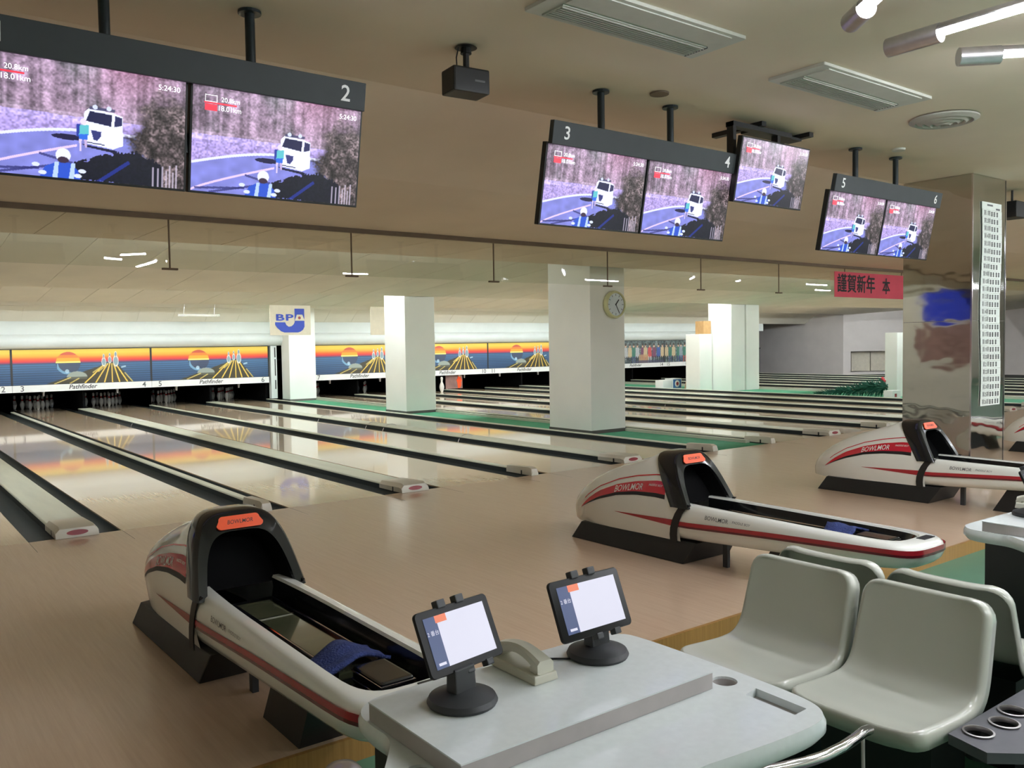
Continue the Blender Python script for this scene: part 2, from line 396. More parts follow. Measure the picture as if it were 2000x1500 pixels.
def sunset_image():
    H, W = 110, 380; V, U = np.meshgrid(np.linspace(0, 1, H), np.linspace(0, 1, W), indexing='ij'); asp = W / H / 1.0
    img = np.zeros((H, W, 3))
    ys = [0, .10, .20, .26, .32, .37, .40]; cs = [(236, 200, 84), (244, 206, 82), (240, 168, 62), (236, 112, 52), (226, 66, 54), (172, 56, 84), (72, 66, 110)]
    for k in range(3): img[..., k] = np.interp(V, ys, [c[k] / 255 for c in cs])
    sea = V > 0.40
    for k, (a, b) in enumerate(((66, 36), (104, 66), (146, 104))): img[..., k] = np.where(sea, np.interp(V, [.40, 1], [a / 255, b / 255]), img[..., k])
    lines = sea & (np.sin(V * 95) > 0.55); img[lines] *= 0.72
    ax = W / H * (3.30 / 0.9) / (W / H)          # panel aspect
    R_ = lambda u0, v0: np.hypot((U - u0) * 3.30, (V - v0) * 0.90)
    r = R_(.385, .40)
    paint(img, (r < .29) & (V < .17), (206, 92, 70)); paint(img, (r < .29) & (V >= .17) & (V < .25), (238, 132, 58)); paint(img, (r < .29) & (V >= .25) & (V < .35), (246, 168, 56)); paint(img, (r < .29) & (V >= .35) & (V < .40), (250, 226, 130))
    paint(img, (r < .29) & (V > .40), (56, 62, 84), .8)
    paint(img, (np.abs(r - .27) < .03) & (V > .42) & (U < .40) & (U > .305), (132, 180, 214), .8); paint(img, R_(.375, .64) < .05, (190, 220, 236), .8)
    tri = inpoly(U, V, [(.22, 1.0), (.70, .40), (.735, .40), (.86, 1.0)]) ; paint(img, tri, (54, 48, 34))
    e = ((U - .445) / .075) ** 2 + ((V - .82) / .17) ** 2; paint(img, (e < 1) & (V < .82), (150, 158, 150)); paint(img, (e < 1) & (V >= .80) & (V < .88), (92, 96, 86), .7)
    for x in (.50, .58, .645, .705, .76, .82): paint(img, seg(U, V, (x, 1.0), (.655 + (x - .5) * .24, .44), .0048, ax), (232, 196, 88))
    for a, b in (((.28, 1.0), (.40, .82)), ((.39, 1.0), (.46, .85)), ((.56, .70), (.66, .44)), ((.60, .68), (.68, .44)), ((.86, 1.0), (.80, .72))): paint(img, seg(U, V, a, b, .0042, ax), (222, 196, 108), .85)
    for x, y, s in ((.645, .34, .92), (.69, .28, .75), (.735, .32, 1.15)):
        for sc, col in ((1.0, (236, 232, 226)), (.72, (120, 150, 170))):
            b = ((U - x) / (.019 * s * sc)) ** 2 + ((V - y - .05) / (.15 * s * sc)) ** 2 < 1
            n = ((U - x) / (.009 * s * sc)) ** 2 + ((V - y + .13 * s) / (.08 * s * sc)) ** 2 < 1
            paint(img, b | n, col, .85)
    paint(img, seg(U, V, (.775, .56), (.81, .53), .006, ax), (190, 214, 226), .8)
    return np.clip(img, 0, 1)
def crowd_image(seed):
    H, W = 100, 330; V, U = np.meshgrid(np.linspace(0, 1, H), np.linspace(0, 1, W), indexing='ij')
    n = noise2(H, W, 4, seed); n2 = noise2(H, W, 14, seed + 5); r = random.Random(seed)
    img = np.stack([0.20 + 0.25 * n2, 0.28 + 0.2 * n2, 0.28 + 0.2 * n2], -1) * (0.5 + n[..., None])
    for k in range(14):
        c = (k + .5) / 14 + r.uniform(-.02, .02); col = r.choice([(206, 70, 70), (196, 196, 200), (150, 160, 170), (60, 90, 170), (216, 190, 150), (120, 60, 90), (60, 120, 100)])
        paint(img, inpoly(U, V, [(c - .03, .30), (c + .03, .30), (c + .035, .75), (c - .035, .75)]), col, .85)
        leg = r.choice([(206, 60, 64), (50, 60, 120), (200, 200, 206), (30, 30, 40)])
        for s in (-1, 1): paint(img, inpoly(U, V, [(c + s * .018 - .009, .7), (c + s * .018 + .009, .7), (c + s * .022 + .006, 1.01), (c + s * .022 - .006, 1.01)]), leg, .9)
        paint(img, ((U - c) / .014) ** 2 + ((V - .22) / .08) ** 2 < 1, (214, 176, 150)); paint(img, ((U - c) / .015) ** 2 + ((V - .16) / .06) ** 2 < 1, (40, 30, 28), .9)
    paint(img, (V > .62) & (U > .55) & (U < .72), (186, 150, 112), .8); paint(img, (V > .88) & (U > .5), (60, 60, 90), .7)
    return np.clip(img, 0, 1)

# ================================================================== LAYOUT
PITCH = 3.36; LW = 1.066; YF = 8.14; YM = 24.95; YD = 26.95
X0, X1 = -2.6, 37.2
SECT = [(-0.22, 1), (11.23, 7), (23.74, 13)]
PAIRS = []                                    # (left boundary, number of the left lane)
for b0, n0 in SECT:
    for k in range(3): PAIRS.append((b0 + PITCH * k, n0 + 2 * k))
def lane_x(b, right): return b + (2.046 if right else 0.25)

# ------------------------------------------------------------------ structure
struct(MB().box(X0, X1 + 4, -6.0, 3.15, -0.22, -0.10).build('floor', 'green_floor'), 'worn green vinyl floor of the sunken seating area', 'floor')
ap = struct(MB().box(X0, X1 + 4, 3.17, YF, -0.22, 0.0).build('floor_approach', 'approach_wood'), 'tan wooden approach floor in front of the foul line', 'floor')
sg = MB().box(X0, X1 + 4, 3.148, 3.17, -0.10, 0.001)
struct(sg.build('trim_1', 'step_wood'), 'golden wooden riser edging the raised approach', 'step edge')
struct(MB().box(X0, X1 + 4, YF, 28.2, -0.30, -0.125).build('floor_subfloor', 'subfloor'), 'dark sunken floor beneath the lanes and gutters', 'floor')
# joints in the approach flooring, continuing the lane edges
for b, n in PAIRS[:5]:
    for rr in (0, 1):
        for e in (0, LW):
            x = lane_x(b, rr) + e
            MB().box(x - 0.002, x + 0.002, YF - 0.45, YF, 0.0, 0.0006).build('joint', 'skirting', ap)

prof = [(-6, 3.436), (5.40, 3.436), (5.75, 3.37), (6.3, 3.27), (7.0, 3.12), (7.55, 3.05), (8.3, 2.985), (8.97, 2.945), (9.0, 2.93), (11.10, 2.93), (11.13, 3.30), (11.5, 3.30), (17.45, 2.755), (17.50, 2.745), (17.53, 3.20), (17.9, 3.20), (22.55, 2.75), (22.60, 2.74), (22.63, 3.12), (23.0, 3.12), (23.5, 2.99), (24.42, 2.74), (YM + 0.02, 2.352)]
cm = MB(); n = len(prof)
rings = [[(X, y, z) for y, z in prof] + [(X, YM + .02, 3.75), (X, -6, 3.75)] for X in (X0, X1 + 4)]
cm.loft(rings, True, True, True)
ce = cm.build('ceiling', 'ceiling'); struct(ce, 'stepped beige ceiling dropping towards the pins', 'ceiling')
ce.data.materials.append(MATS['ceiling_boards'])
for p in ce.data.polygons:
    if p.center.y + ORG[ce].y > 11.05 and len(p.vertices) == 4: p.material_index = 1
mat('ceiling_board', S(232, 227, 212), 0.9, noise=0.04, nscale=1.1)
def boards(ya, za, yb, zb, pitch, x_off, m, par=ce):
    L_ = math.hypot(yb - ya, zb - za); ny, nz = (zb - za) / L_, -(yb - ya) / L_
    me0 = None; x = x_off - math.floor((x_off - X0) / pitch) * pitch
    while x < 24:
        q = MB(); q.loft([[(x + .006, y + ny * d, z + nz * d) for y, z, d in ((ya, za, .001), (yb, zb, .001), (yb, zb, .008), (ya, za, .008))], [(x + pitch - .006, y + ny * d, z + nz * d) for y, z, d in ((ya, za, .001), (yb, zb, .001), (yb, zb, .008), (ya, za, .008))]])
        if me0 is None:
            o = q.build('ceiling_board', m, par); me0 = o.data; xb = x
        else:
            o = bpy.data.objects.new('ceiling_board', me0); COL.objects.link(o); o.parent = par; o.location.x = x - xb
        x += pitch
boards(9.03, 2.93, 11.09, 2.93, 1.06, 1.665, 'ceiling')
boards(12.2, 3.236, 17.43, 2.757, 1.06, 1.69, 'ceiling_board')
boards(18.6, 3.132, 22.53, 2.752, .92, 3.40, 'ceiling_board')
boards(24.43, 2.735, YM - .01, 2.372, .92, 3.40, 'ceiling_board')
struct(MB().box(X0, X1 + 4, 8.955, 9.0, 2.895, 2.955).build('trim_2', 'trim_dark'), 'dark brown trim line along the ceiling edge above the glass', 'trim')
struct(MB().box(X0 - 0.15, X0, -6, 28.2, -0.3, 3.75).build('wall_left', 'beige_wall'), 'beige side wall', 'wall')
struct(MB().box(X0, X1 + 4, -6.15, -6.0, -0.3, 3.75).build('wall_rear', 'beige_wall'), 'beige wall behind the seating area', 'wall')
struct(MB().box(X0, X1 + 4, 28.2, 28.35, -0.3, 3.75).build('wall_back', 'pit'), 'black wall behind the pin pits', 'wall')
XM = 33.85
struct(MB().box(X0, XM, YM, YM + 0.12, 2.02, 2.36).build('wall_fascia', 'white_wall'), 'pale blue-white fascia board above the pin masks', 'wall')
vp = [(YM, 2.025), (YM - .10, 1.99), (YM - .17, 1.90), (YM - .17, 1.80), (YM - .10, 1.70), (YM - .03, 1.655), (YM + .02, 1.655), (YM + .02, 2.025)]
struct(MB().loft([[(X, y, z) for y, z in vp] for X in (X0, 33.0)]).build('trim_3', 'white_wall', smooth=True), 'curved white valance over the pin masks', 'trim')
# far right side wall with its angled return and niche
rw = MB(); rw.box(X1, X1 + .15, 22.9, 28.2, -.1, 3.3)
struct(rw.build('wall_right', 'wall'), 'pale side wall beyond the last lanes', 'wall')
aw = MB(); A_ = np.array([37.2, 22.9]); Dv = np.array([4.0, -3.6]); Dv = Dv / np.linalg.norm(Dv); Nv = np.array([-Dv[1], Dv[0]])
def awall(mb, s0, s1, z0, z1, d0=0.0, d1=.15):
    p = [A_ + Dv * s0 + Nv * d0, A_ + Dv * s1 + Nv * d0, A_ + Dv * s1 + Nv * d1, A_ + Dv * s0 + Nv * d1]
    mb.prism([tuple(q) for q in p], z0, z1)
awall(aw, 0, 0.35, -.1, 3.3); awall(aw, .35, 3.2, 1.0, 3.3); awall(aw, .35, 3.2, -.1, 0.02); awall(aw, 3.2, 6.5, -.1, 3.3); awall(aw, .35, 3.2, .0, 1.0, .55, .6)
wo = aw.build('wall_right_angled', 'wall'); struct(wo, 'pale angled wall with a low shuttered niche', 'wall')
for s in (.5, 1.4, 2.3):
    q = MB(); awall(q, s, s + .86, .05, .98, .42, .5); q.build('shutter_panel', 'beige_wall', wo)
struct(MB().box(X1 + 4, X1 + 4.15, -6, 22, -.3, 3.75).build('wall_far_right', 'wall'), 'pale end wall past the last approach', 'wall')

# pits: black side boards between the lanes, back curtain and roof
pit = MB(); pit.box(X0, XM, 27.55, 27.6, -.1, 1.2); pit.box(X0, XM, YM + .15, 27.6, 1.2, 1.24)
for b, n0 in PAIRS:
    for x in (b, b + 1.681, b + PITCH): pit.box(x - .03, x + .03, YM + .2, 27.55, -.1, 1.2)
po = pit.build('wall_pit', 'pit'); struct(po, 'black boards and curtain enclosing the pin pits', 'wall')

# ------------------------------------------------------------------ lanes, gutters, dividers
GW = 0.20
def gutter_mesh(mb, xa, xb, y0, y1):
    pts = []
    for k in range(9):
        a = math.pi * k / 8; pts.append(((xa + xb) / 2 - (xb - xa) / 2 * math.cos(a), -0.012 - 0.085 * math.sin(a)))
    mb.loft([[(x, y, z) for x, z in pts] for y in (y0, y1)], closed=False, cap0=False, cap1=False)
    mb.loft([[(x, y, z - .006) for x, z in pts] for y in (y0, y1)], closed=False, cap0=False, cap1=False)
for b, n0 in PAIRS:
    for rr in (0, 1):
        xl = lane_x(b, rr); num = n0 + rr
        o = thing('bowling_lane', 'polished maple lane leading to the pin deck of lane %s' % NUM[num], 'bowling lane', (xl + LW / 2, YF, -.12), 'bowling lanes')
        MB().box(xl, xl + LW, YF + .001, YD, -.12, 0).build('lane_bed', 'lane_wood', o)
        for xa, xb in ((xl - GW, xl - .003), (xl + LW + .003, xl + LW + GW)):
            g = MB(); gutter_mesh(g, xa, xb, YF + .001, YD); g.build('gutter', 'gutter', o, smooth=True)
def divider(xc, hw, label, wide, badge):
    o = thing('lane_divider', label, 'lane divider', (xc, YF, -.12), 'lane dividers')
    zt = .060; e = min(.014, hw * .4)
    sec = [(xc - hw, -.12), (xc - hw, zt - e), (xc - hw + e * .35, zt - e * .3), (xc - hw + e, zt), (xc + hw - e, zt), (xc + hw - e * .35, zt - e * .3), (xc + hw, zt - e), (xc + hw, -.12)]
    sec = [(x, max(z, .044)) for x, z in sec]
    MB().loft([[(x, y, z) for x, z in sec] for y in (YF + .42, YM + .15)]).build('capping', 'divider', o)
    MB().box(xc - hw + .006, xc + hw - .006, YF + .02, YM + .14, -.12, .044).build('channel_wall', 'gutter', o)
    h2 = hw + .004
    cap = MB(); L = [(YF + .46, .082), (YF + .02, .098), (YF - .035, .08), (YF - .05, .035), (YF - .05, .002)]
    def csec(y, z): return [(xc - h2, y, .002), (xc - h2, y, z * .55 + .002), (xc - h2 * .8, y, z), (xc + h2 * .8, y, z), (xc + h2, y, z * .55 + .002), (xc + h2, y, .002)]
    cap.loft([csec(y, z) for y, z in L])
    c = cap.build('end_cap', 'cap_white', o, smooth=True, bevel=.006); c['label'] = 'white plastic end cap'
    MB().box(xc - h2 - .001, xc - h2 + .01, YF + .14, YF + .165, .0, .05).build('cap_slot', 'ink', c)
    if badge:
        bd = MB(); pts = [(.085 * math.cos(a), .024 * math.sin(a)) for a in np.linspace(0, 2 * math.pi, 25)[:-1]]
        bd.loft([[(xc + u, YF - .048 + 0.25 * (v + .024) - .004 - d, .044 + v * .9) for u, v in pts] for d in (0, .004)])
        q = bd.build('badge', 'badge_red', c); q['label'] = 'dark red oval badge'
    return o
names = {}
for si, (b0, n0) in enumerate(SECT):
    last = None
    for k in range(3):
        b = b0 + PITCH * k; n1 = n0 + 2 * k
        lab = 'narrow pale divider strip along the outer side of lane %s' % NUM[n1] if k == 0 else 'narrow pale divider strip between lanes %s and %s' % (NUM[n1 - 1], NUM[n1])
        divider(b, .048, lab, False, False)
        divider(b + 1.681, .165, 'wide pale ball-return capping between lanes %s and %s' % (NUM[n1], NUM[n1 + 1]), True, True)
    divider(b0 + 3 * PITCH, .048, 'narrow pale divider strip along the outer side of lane %s' % NUM[n0 + 5], False, False)
# little wire hoops clipped over two of the dividers
for y, x in ((12.0, 8.181), (14.6, 8.181), (17.5, 8.181), (14.8, 16.271), (15.3, 8.181), (19.5, 4.821)):
    hp = [(x + .19 * math.cos(a), y, -.06 + .15 * math.sin(a)) for a in np.linspace(0, math.pi, 13)]
    tag(MB().tube(hp, .006, 6).build('wire_hoop', 'brushed', smooth=True), 'thin metal hoop clipped over a lane divider', 'hoop', 'hoops on the dividers')
# green strips beside the columns
for xa, xb, lab in ((9.915, 11.175, 'green carpet strip in the gap between lanes 6 and 7'), (21.37, 23.68, 'green carpet strip in the gap between lanes 12 and 13')):
    struct(MB().box(xa, xb, YF, YM, -.125, -.012).build('floor_strip', 'green_turf'), lab, 'floor')
for xa in (11.07, 23.58):
    tag(MB().box(xa, xa + .10, YF + .35, YM, -.012, .035).build('kerb_board', 'divider'), 'pale kerb board edging the green strip by lane %s' % NUM[7 if xa < 20 else 13], 'kerb')

# ------------------------------------------------------------------ masks
SUN = None
sun_rgb = sunset_image(); crowd_rgb = [crowd_image(3), crowd_image(11)]
MW = PITCH - .05; MH = .90; MZ = .735 + MH / 2
for i, (b, n0) in enumerate(PAIRS):
    xc = b + PITCH / 2; sun = n0 < 13
    if n0 > 15: continue
    t = thing('pin_mask', ('sunset and fan of lanes mural over lanes %s and %s' if sun else 'mural of a bowling crowd over lanes %s and %s') % (NUM[n0], NUM[n0 + 1]), 'mask', (xc, YM, .55), 'masks over the pins')
    if sun and SUN is not None: me = SUN
    else:
        me = grid_mesh('mural_panel', (0, -.012, MZ - .55), PX_, PZ_, MW, MH, sun_rgb if sun else crowd_rgb[(n0 // 2) % 2])
        me.materials.append(MATS['mask_print'])
        if sun: SUN = me
    p = link('mural_panel', me, t)
    MB().box(b + .01, b + PITCH - .01, YM, YM + .03, .60, 1.65).build('backing_board', 'charcoal', t)
    st = MB().box(b + .004, b + PITCH - .004, YM - .03, YM - .002, .55, .725).build('number_strip', 'paint_white', t)
    MB().box(b, b + PITCH, YM - .025, YM, 1.635, 1.655).build('top_trim', 'ink', t)
    for x in (b + .012, b + PITCH - .012): MB().box(x - .012, x + .012, YM - .02, YM, .72, 1.64).build('side_trim', 'ink', t)
    y = YM - .032
    text('lettering', 'Pathfinder', (b + 1.62, y, .645), PX_, PZ_, .16, 'ink', st, shear=.25, bold=.012, width=.68)
    text('lane_number', str(n0), (b + .22, y, .637), PX_, PZ_, .20, 'ink_grey', st, bold=.012)
    text('lane_number', str(n0 + 1), (b + PITCH - .20, y, .637), PX_, PZ_, .20, 'ink_grey', st, bold=.012)
# white end panels of the sections of masks
for x, lab in ((9.90, 6), (21.36, 12)):
    t = thing('end_panel', 'narrow white end panel beside the mask of lane %s' % NUM[lab], 'panel', (x + .12, YM, -.01))
    MB().box(x + .015, x + .20, YM - .05, YM + .13, .07, 1.65).build('board', 'white_wall', t)
    for z0, z1 in ((.35, .62), (.75, 1.25), (1.3, 1.6)): MB().box(x + .13, x + .16, YM - .056, YM - .049, z0, z1).build('slot', 'ink', t)

# ------------------------------------------------------------------ pins
pin_prof = [(0.0, 0), (.026, 0), (.034, .02), (.05, .07), (.0605, .115), (.058, .15), (.045, .20), (.030, .235), (.0235, .255), (.0245, .28), (.031, .325), (.0325, .345), (.027, .368), (.014, .379), (0.0, .381)]
pm = MB().lathe([(max(r, .0006), z) for r, z in pin_prof], (0, 0, 0), 14)
pin0 = pm.build('bowling_pin', 'pin_white', smooth=True); pme = pin0.data; bpy.data.objects.remove(pin0)
pme.materials.append(MATS['pin_red'])
for p in pme.polygons:
    if .235 < p.center.z < .285: p.material_index = 1
def pins(num, xc, which):
    for k in which:
        row = 0 if k == 0 else 1 if k < 3 else 2 if k < 6 else 3
        idx = k - (0, 1, 3, 6)[row]
        x = xc + (idx - row / 2) * .3048; y = YF + 18.29 + row * .264
        o = bpy.data.objects.new('bowling_pin', pme); COL.objects.link(o); o.location = (x, y, 0.0); o.rotation_euler.z = random.random() * 6
        tag(o, 'red-collared white bowling pin racked on the deck of lane %s' % NUM[num], 'bowling pin', 'pins on lane %s' % NUM[num])
for b, n0 in PAIRS[1:7]:
    for rr in (0, 1):
        pins(n0 + rr, lane_x(b, rr) + LW / 2, range(10))
# pinsetter deck hardware showing under the number strips
for b, n0 in PAIRS[1:6]:
    for rr in (0, 1):
        x = lane_x(b, rr) + LW / 2
        tag(MB().tube([(x - .04, YM + .3, .42), (x - .04, YM + .3, .62)], [.03, .05], 10).build('guide_light', 'brushed'), 'small grey fitting hanging over the pin deck of lane %s' % NUM[n0 + rr], 'fitting', 'fittings over the decks')

# ------------------------------------------------------------------ columns
def column(x0, x1, y0, y1, zt, label, base=-.012):
    t = thing('column', label, 'column', ((x0 + x1) / 2, (y0 + y1) / 2, base))
    MB().box(x0, x1, y0, y1, base, zt).build('shaft', 'column', t, bevel=.012)
    MB().box(x0 - .008, x1 + .008, y0 - .008, y1 + .008, base, base + .06).build('baseboard', 'skirting', t)
    return t
column(10.25, 11.09, 24.32, 24.90, 2.9, 'square white column beside the number 6 mask')
c2 = column(10.27, 11.09, 17.57, 18.55, 3.10, 'square white column brightly lit at its top, standing beside lane 6')
c3 = column(10.25, 11.09, 11.16, 12.30, 3.28, 'thick white column carrying the round wall clock')
c4 = thing('column', 'broad double white column beside lane 12', 'column', (23.0, 18, -.012))
MB().box(22.2, 22.88, 17.57, 18.5, -.012, 3.12).build('shaft', 'column', c4, bevel=.012)
MB().box(22.93, 23.6, 17.55, 18.5, -.012, 3.12).build('shaft', 'column', c4, bevel=.012)
MB().box(22.85, 22.96, 17.66, 18.4, -.012, 3.12).build('filler', 'column', c4)

# mirror-clad column
mx0, mx1, my0, my1 = 10.05, 10.88, 4.60, 5.40
t = thing('mirror_column', 'square column clad in mirror-polished metal sheets', 'column', ((mx0 + mx1) / 2, (my0 + my1) / 2, 0))
for zz0, zz1 in ((0.0, 1.78), (1.785, 3.432)):
    MB().box(mx0, mx0 + .01, my0 + .012, my1, zz0, zz1).build('side_sheet', 'mirror', t)
    MB().box(mx0 + .012, mx1 - .012, my0, my0 + .01, zz0, zz1).build('front_sheet', 'mirror', t)
MB().box(mx0 + .011, mx1, my0 + .011, my1, 0, 3.432).build('core', 'brushed', t)
for x, y in ((mx0, my0), (mx1, my0)): MB().box(x - .006, x + .012, y - .006, y + .012, 0, 3.434).build('corner_bead', 'chrome', t)
MB().box(mx0 - .01, mx1 + .01, my0 - .01, my1 + .01, 0, .06).build('baseboard', 'skirting', t)
pl = thing('name_list', 'long white paper list with rows of black characters on the mirror column', 'notice', (10.5, 4.59, .80))
pl_rows = 27; z0, z1 = .80, 3.14; hh = (z1 - z0) / pl_rows
for k in range(pl_rows):
    z = z1 - (k + .5) * hh; dx = .02 * math.sin(k * .35)
    sh = MB().box(10.255 + dx, 10.745 + dx, 4.588, 4.591, z - hh * .49, z + hh * .49).build('sheet', 'paper', pl)
    if k == 0:
        MB().box(10.38, 10.52, 4.5865, 4.5875, z, z + .02).build('heading', 'ink_grey', sh); MB().box(10.60, 10.70, 4.5865, 4.5875, z - .035, z - .015).build('heading', 'ink_grey', sh); continue
    text('row_lettering', '第%d期' % k, (10.37 + dx, 4.586, z), PX_, PZ_, .065, 'ink', sh, width=.16)
    r_ = random.Random(k)
    for q in range(r_.choice((3, 4, 4))):
        x = 10.49 + dx + q * .062 + (q > 1) * .012; w_ = .02
        for s in range(3): MB().box(x - w_, x + w_, 4.5862, 4.5872, z - .022 + s * .018, z - .022 + s * .018 + .009).build('character_stroke', 'ink', sh)
        MB().box(x - .005, x + .006, 4.5862, 4.5872, z - .028, z + .028).build('character_stroke', 'ink', sh)

# ------------------------------------------------------------------ smoke-barrier glass
t = thing('smoke_barrier', 'long hanging glass smoke screen under the ceiling edge', 'glass screen', (8, 9.02, 2.41))
rods = [2.565 + 2.022 * k for k in range(-2, 15)]
for a, b in zip(rods[:-1], rods[1:]): MB().box(a + .004, b - .004, 9.017, 9.025, 2.41, 2.93).build('pane', 'smoke_glass', t)
for x in rods:
    MB().tube([(x, 9.021, 2.41), (x, 9.021, 2.93)], .009, 6).build('rod', 'trim_dark', t)
    MB().box(x - .075, x + .075, 9.0, 9.04, 2.395, 2.415).build('clip', 'trim_dark', t)
bn = thing('new_year_banner', 'pink paper banner with brushed black kanji hung on the glass', 'banner', (15.6, 8.98, 2.37))
MB().box(14.29, 17.2, 8.975, 8.98, 2.37, 2.835).build('sheet', 'pink_paper', bn)
def brush(ch, x, z, size):
    vs_, fs_ = text_mesh(ch); q = MB()
    for k, (dx, dz) in enumerate(((0, 0), (.008, 0), (-.008, 0), (0, .006), (0, -.006), (.006, .004), (-.006, -.004))):
        q.add([(x + dx + v[0] * size, 8.972 - .0004 * k, z + dz + v[1] * size * 1.12) for v in vs_], fs_)
    q.build('kanji', 'ink', bn)
for k, ch in enumerate('謹賀新年'): brush(ch, 14.53 + .325 * k, 2.60, .32)
brush('本', 16.06, 2.585, .29)

# hanging association signs
def sign(x0, x1, z0, z1, y, label):
    t = thing('hanging_sign', label, 'sign', ((x0 + x1) / 2, y, z0))
    MB().box(x0, x1, y, y + .03, z0, z1).build('board', 'cream', t, bevel=.004)
    return t
bs = sign(8.96, 10.13, 1.93, 2.745, 22.48, 'cream sign with a blue J and the letters BPA')
sx0, sw, sz1, shh, sy = 8.96, 1.17, 2.745, .815, 22.472
def sp(u, v): return (sx0 + u * sw, sz1 - v * shh)
jo = [(.61, .115), (.835, .115), (.835, .30), (.80, .30)]
J = [(.60, .11), (.84, .11), (.84, .72), (.80, .82), (.74, .88), (.68, .91), (.34, .91), (.26, .87), (.17, .76), (.12, .66), (.12, .57), (.36, .57), (.39, .66), (.45, .72), (.52, .70), (.57, .64), (.60, .56)]
jm = MB(); jm.loft([[(sp(u, v)[0], sy + d, sp(u, v)[1]) for u, v in J] for d in (0, .006)]); jm.build('letter_j', 'logo_blue', bs)
am = MB(); am.loft([[(sp(u, v)[0], sy - .004 + d, sp(u, v)[1]) for u, v in [(.655, .31), (.79, .31), (.845, .515), (.60, .515)]] for d in (0, .003)]); am.build('letter_a', 'cream', bs)
dm = MB(); dm.loft([[(sp(.715 + .035 * math.cos(a), 0)[0], sy - .008 + d, sp(0, .42)[1] + .04 * math.sin(a)) for a in np.linspace(0, 2 * math.pi, 15)[:-1]] for d in (0, .003)]); dm.build('dot', 'badge_red', bs)
text('letter_b', 'B', (*[sp(.235, 0)[0], sy - .002], sp(0, .42)[1]), PX_, PZ_, .24, 'logo_blue', bs, bold=.03, width=.24)
text('letter_p', 'P', (*[sp(.465, 0)[0], sy - .002], sp(0, .42)[1]), PX_, PZ_, .24, 'logo_blue', bs, bold=.03, width=.22)
sign(12.0, 13.1, 1.92, 2.745, 22.48, 'plain cream hanging sign half hidden by the lit white column')

# wall clock on the thick column
ck = thing('wall_clock', 'round wall clock with cream rim and pale face', 'clock', (10.80, 11.13, 2.02))
def ydisc(mb, xc, zc, r0, r1, y0, y1, n=28):
    mb.loft([[(xc + r * math.cos(a), y, zc + r * math.sin(a)) for a in np.linspace(0, 2 * math.pi, n + 1)[:-1]] for r, y in ((r0, y0), (r1, y1))]); return mb
kx, kz = 10.80, 2.27
rimm = MB(); rimm.loft([[(kx + r * math.cos(a), y, kz + r * math.sin(a)) for a in np.linspace(0, 2 * math.pi, 33)[:-1]] for r, y in ((.235, 11.16), (.25, 11.11), (.235, 11.07), (.205, 11.065), (.20, 11.09))], True, True, False)
rimm.build('rim', 'clock_rim', ck, smooth=True)
fc = ydisc(MB(), kx, kz, .203, .203, 11.10, 11.085).build('face', 'clock_face', ck)
for k in range(12):
    a = math.radians(30 * k); MB().obox((kx + .17 * math.sin(a), 11.083, kz + .17 * math.cos(a)), (math.cos(a), 0, -math.sin(a)), (0, 1, 0), (math.sin(a), 0, math.cos(a)), .005, .001, .018).build('hour_mark', 'ink_grey', fc)
for ang, ln, wd in ((40, .10, .009), (150, .15, .006)):
    a = math.radians(ang); MB().obox((kx + ln / 2 * math.sin(a), 11.08, kz + ln / 2 * math.cos(a)), (math.cos(a), 0, -math.sin(a)), (0, 1, 0), (math.sin(a), 0, math.cos(a)), wd, .0015, ln / 2 + .015).build('hand', 'ink', ck)

# ------------------------------------------------------------------ screens
tv_rgb = tv_image()
SCRW, SCRH = .955, .535
TVME = None
def captions(parent, O, ux, uy, w_, h_):
    ux = np.array(ux); uy = np.array(uy); nrm = np.cross(ux, uy)
    def P(u, v): return np.array(O) + ux * (u - .5) * w_ + uy * (.5 - v) * h_ + nrm * .0035
    text('caption', '20.8km', P(.205, .108), ux, uy, .034, 'screen_text', parent)
    text('caption', '18.01km', P(.200, .192), ux, uy, .037, 'screen_text', parent)
    text('caption', '5:24:30', P(.915, .085), ux, uy, .037, 'screen_text', parent)
    q = MB(); q.obox(P(.150, .148), ux, uy, nrm, .085, .004, .0008); q.build('caption_line', 'screen_red', parent)
    q = MB(); q.obox(P(.098, .192), ux, uy, nrm, .032, .016, .0008); q.build('caption_block', 'screen_red', parent)
    q = MB()
    for d, hx, hy in ((.016, .030, .0012), (-.016, .030, .0012)): q.obox(P(.098, .108) + uy * d, ux, uy, nrm, hx, hy, .0008)
    for d in (-.030, .030): q.obox(P(.098, .108) + ux * d, ux, uy, nrm, .0012, .019, .0008)
    q.build('caption_frame', 'screen_text', parent)
def television(parent, c, tilt, w_, h_, name='screen'):
    """tilted panel; c = centre of the picture, facing -Y with the top leaning towards the viewer"""
    global TVME
    uy = np.array([0, -math.sin(tilt), math.cos(tilt)]); ux = np.array([1.0, 0, 0]); nrm = np.cross(ux, uy)
    c = np.array(c)
    hb = MB(); hb.obox(c - nrm * .026, ux, uy, nrm, w_ / 2 + .012, h_ / 2 + .012, .024)
    ho = hb.build(name, 'black', parent, bevel=.004)
    me = grid_mesh('picture', c - np.array(ORG[parent]), ux, uy, w_, h_, tv_rgb) if TVME is None else None
    if TVME is None: me.materials.append(MATS['tv_picture']); TVME = (me, c - np.array(ORG[parent]))
    po = bpy.data.objects.new('picture', TVME[0]); COL.objects.link(po); po.parent = ho
    d = (c - np.array(ORG[parent])) - TVME[1]; off = c - np.array(ORG[parent])
    sx_, sy_ = w_ / SCRW, h_ / SCRH
    if abs(sx_ - 1) > .001: po.scale = (sx_, sy_, sy_); po.location = tuple(off - TVME[1] * np.array([sx_, sy_, sy_]) + nrm * .0005)
    else: po.location = tuple(d + nrm * .0005)
    captions(ho, c, ux, uy, w_, h_)
    return ho
tilt = math.atan2(.10, .52)
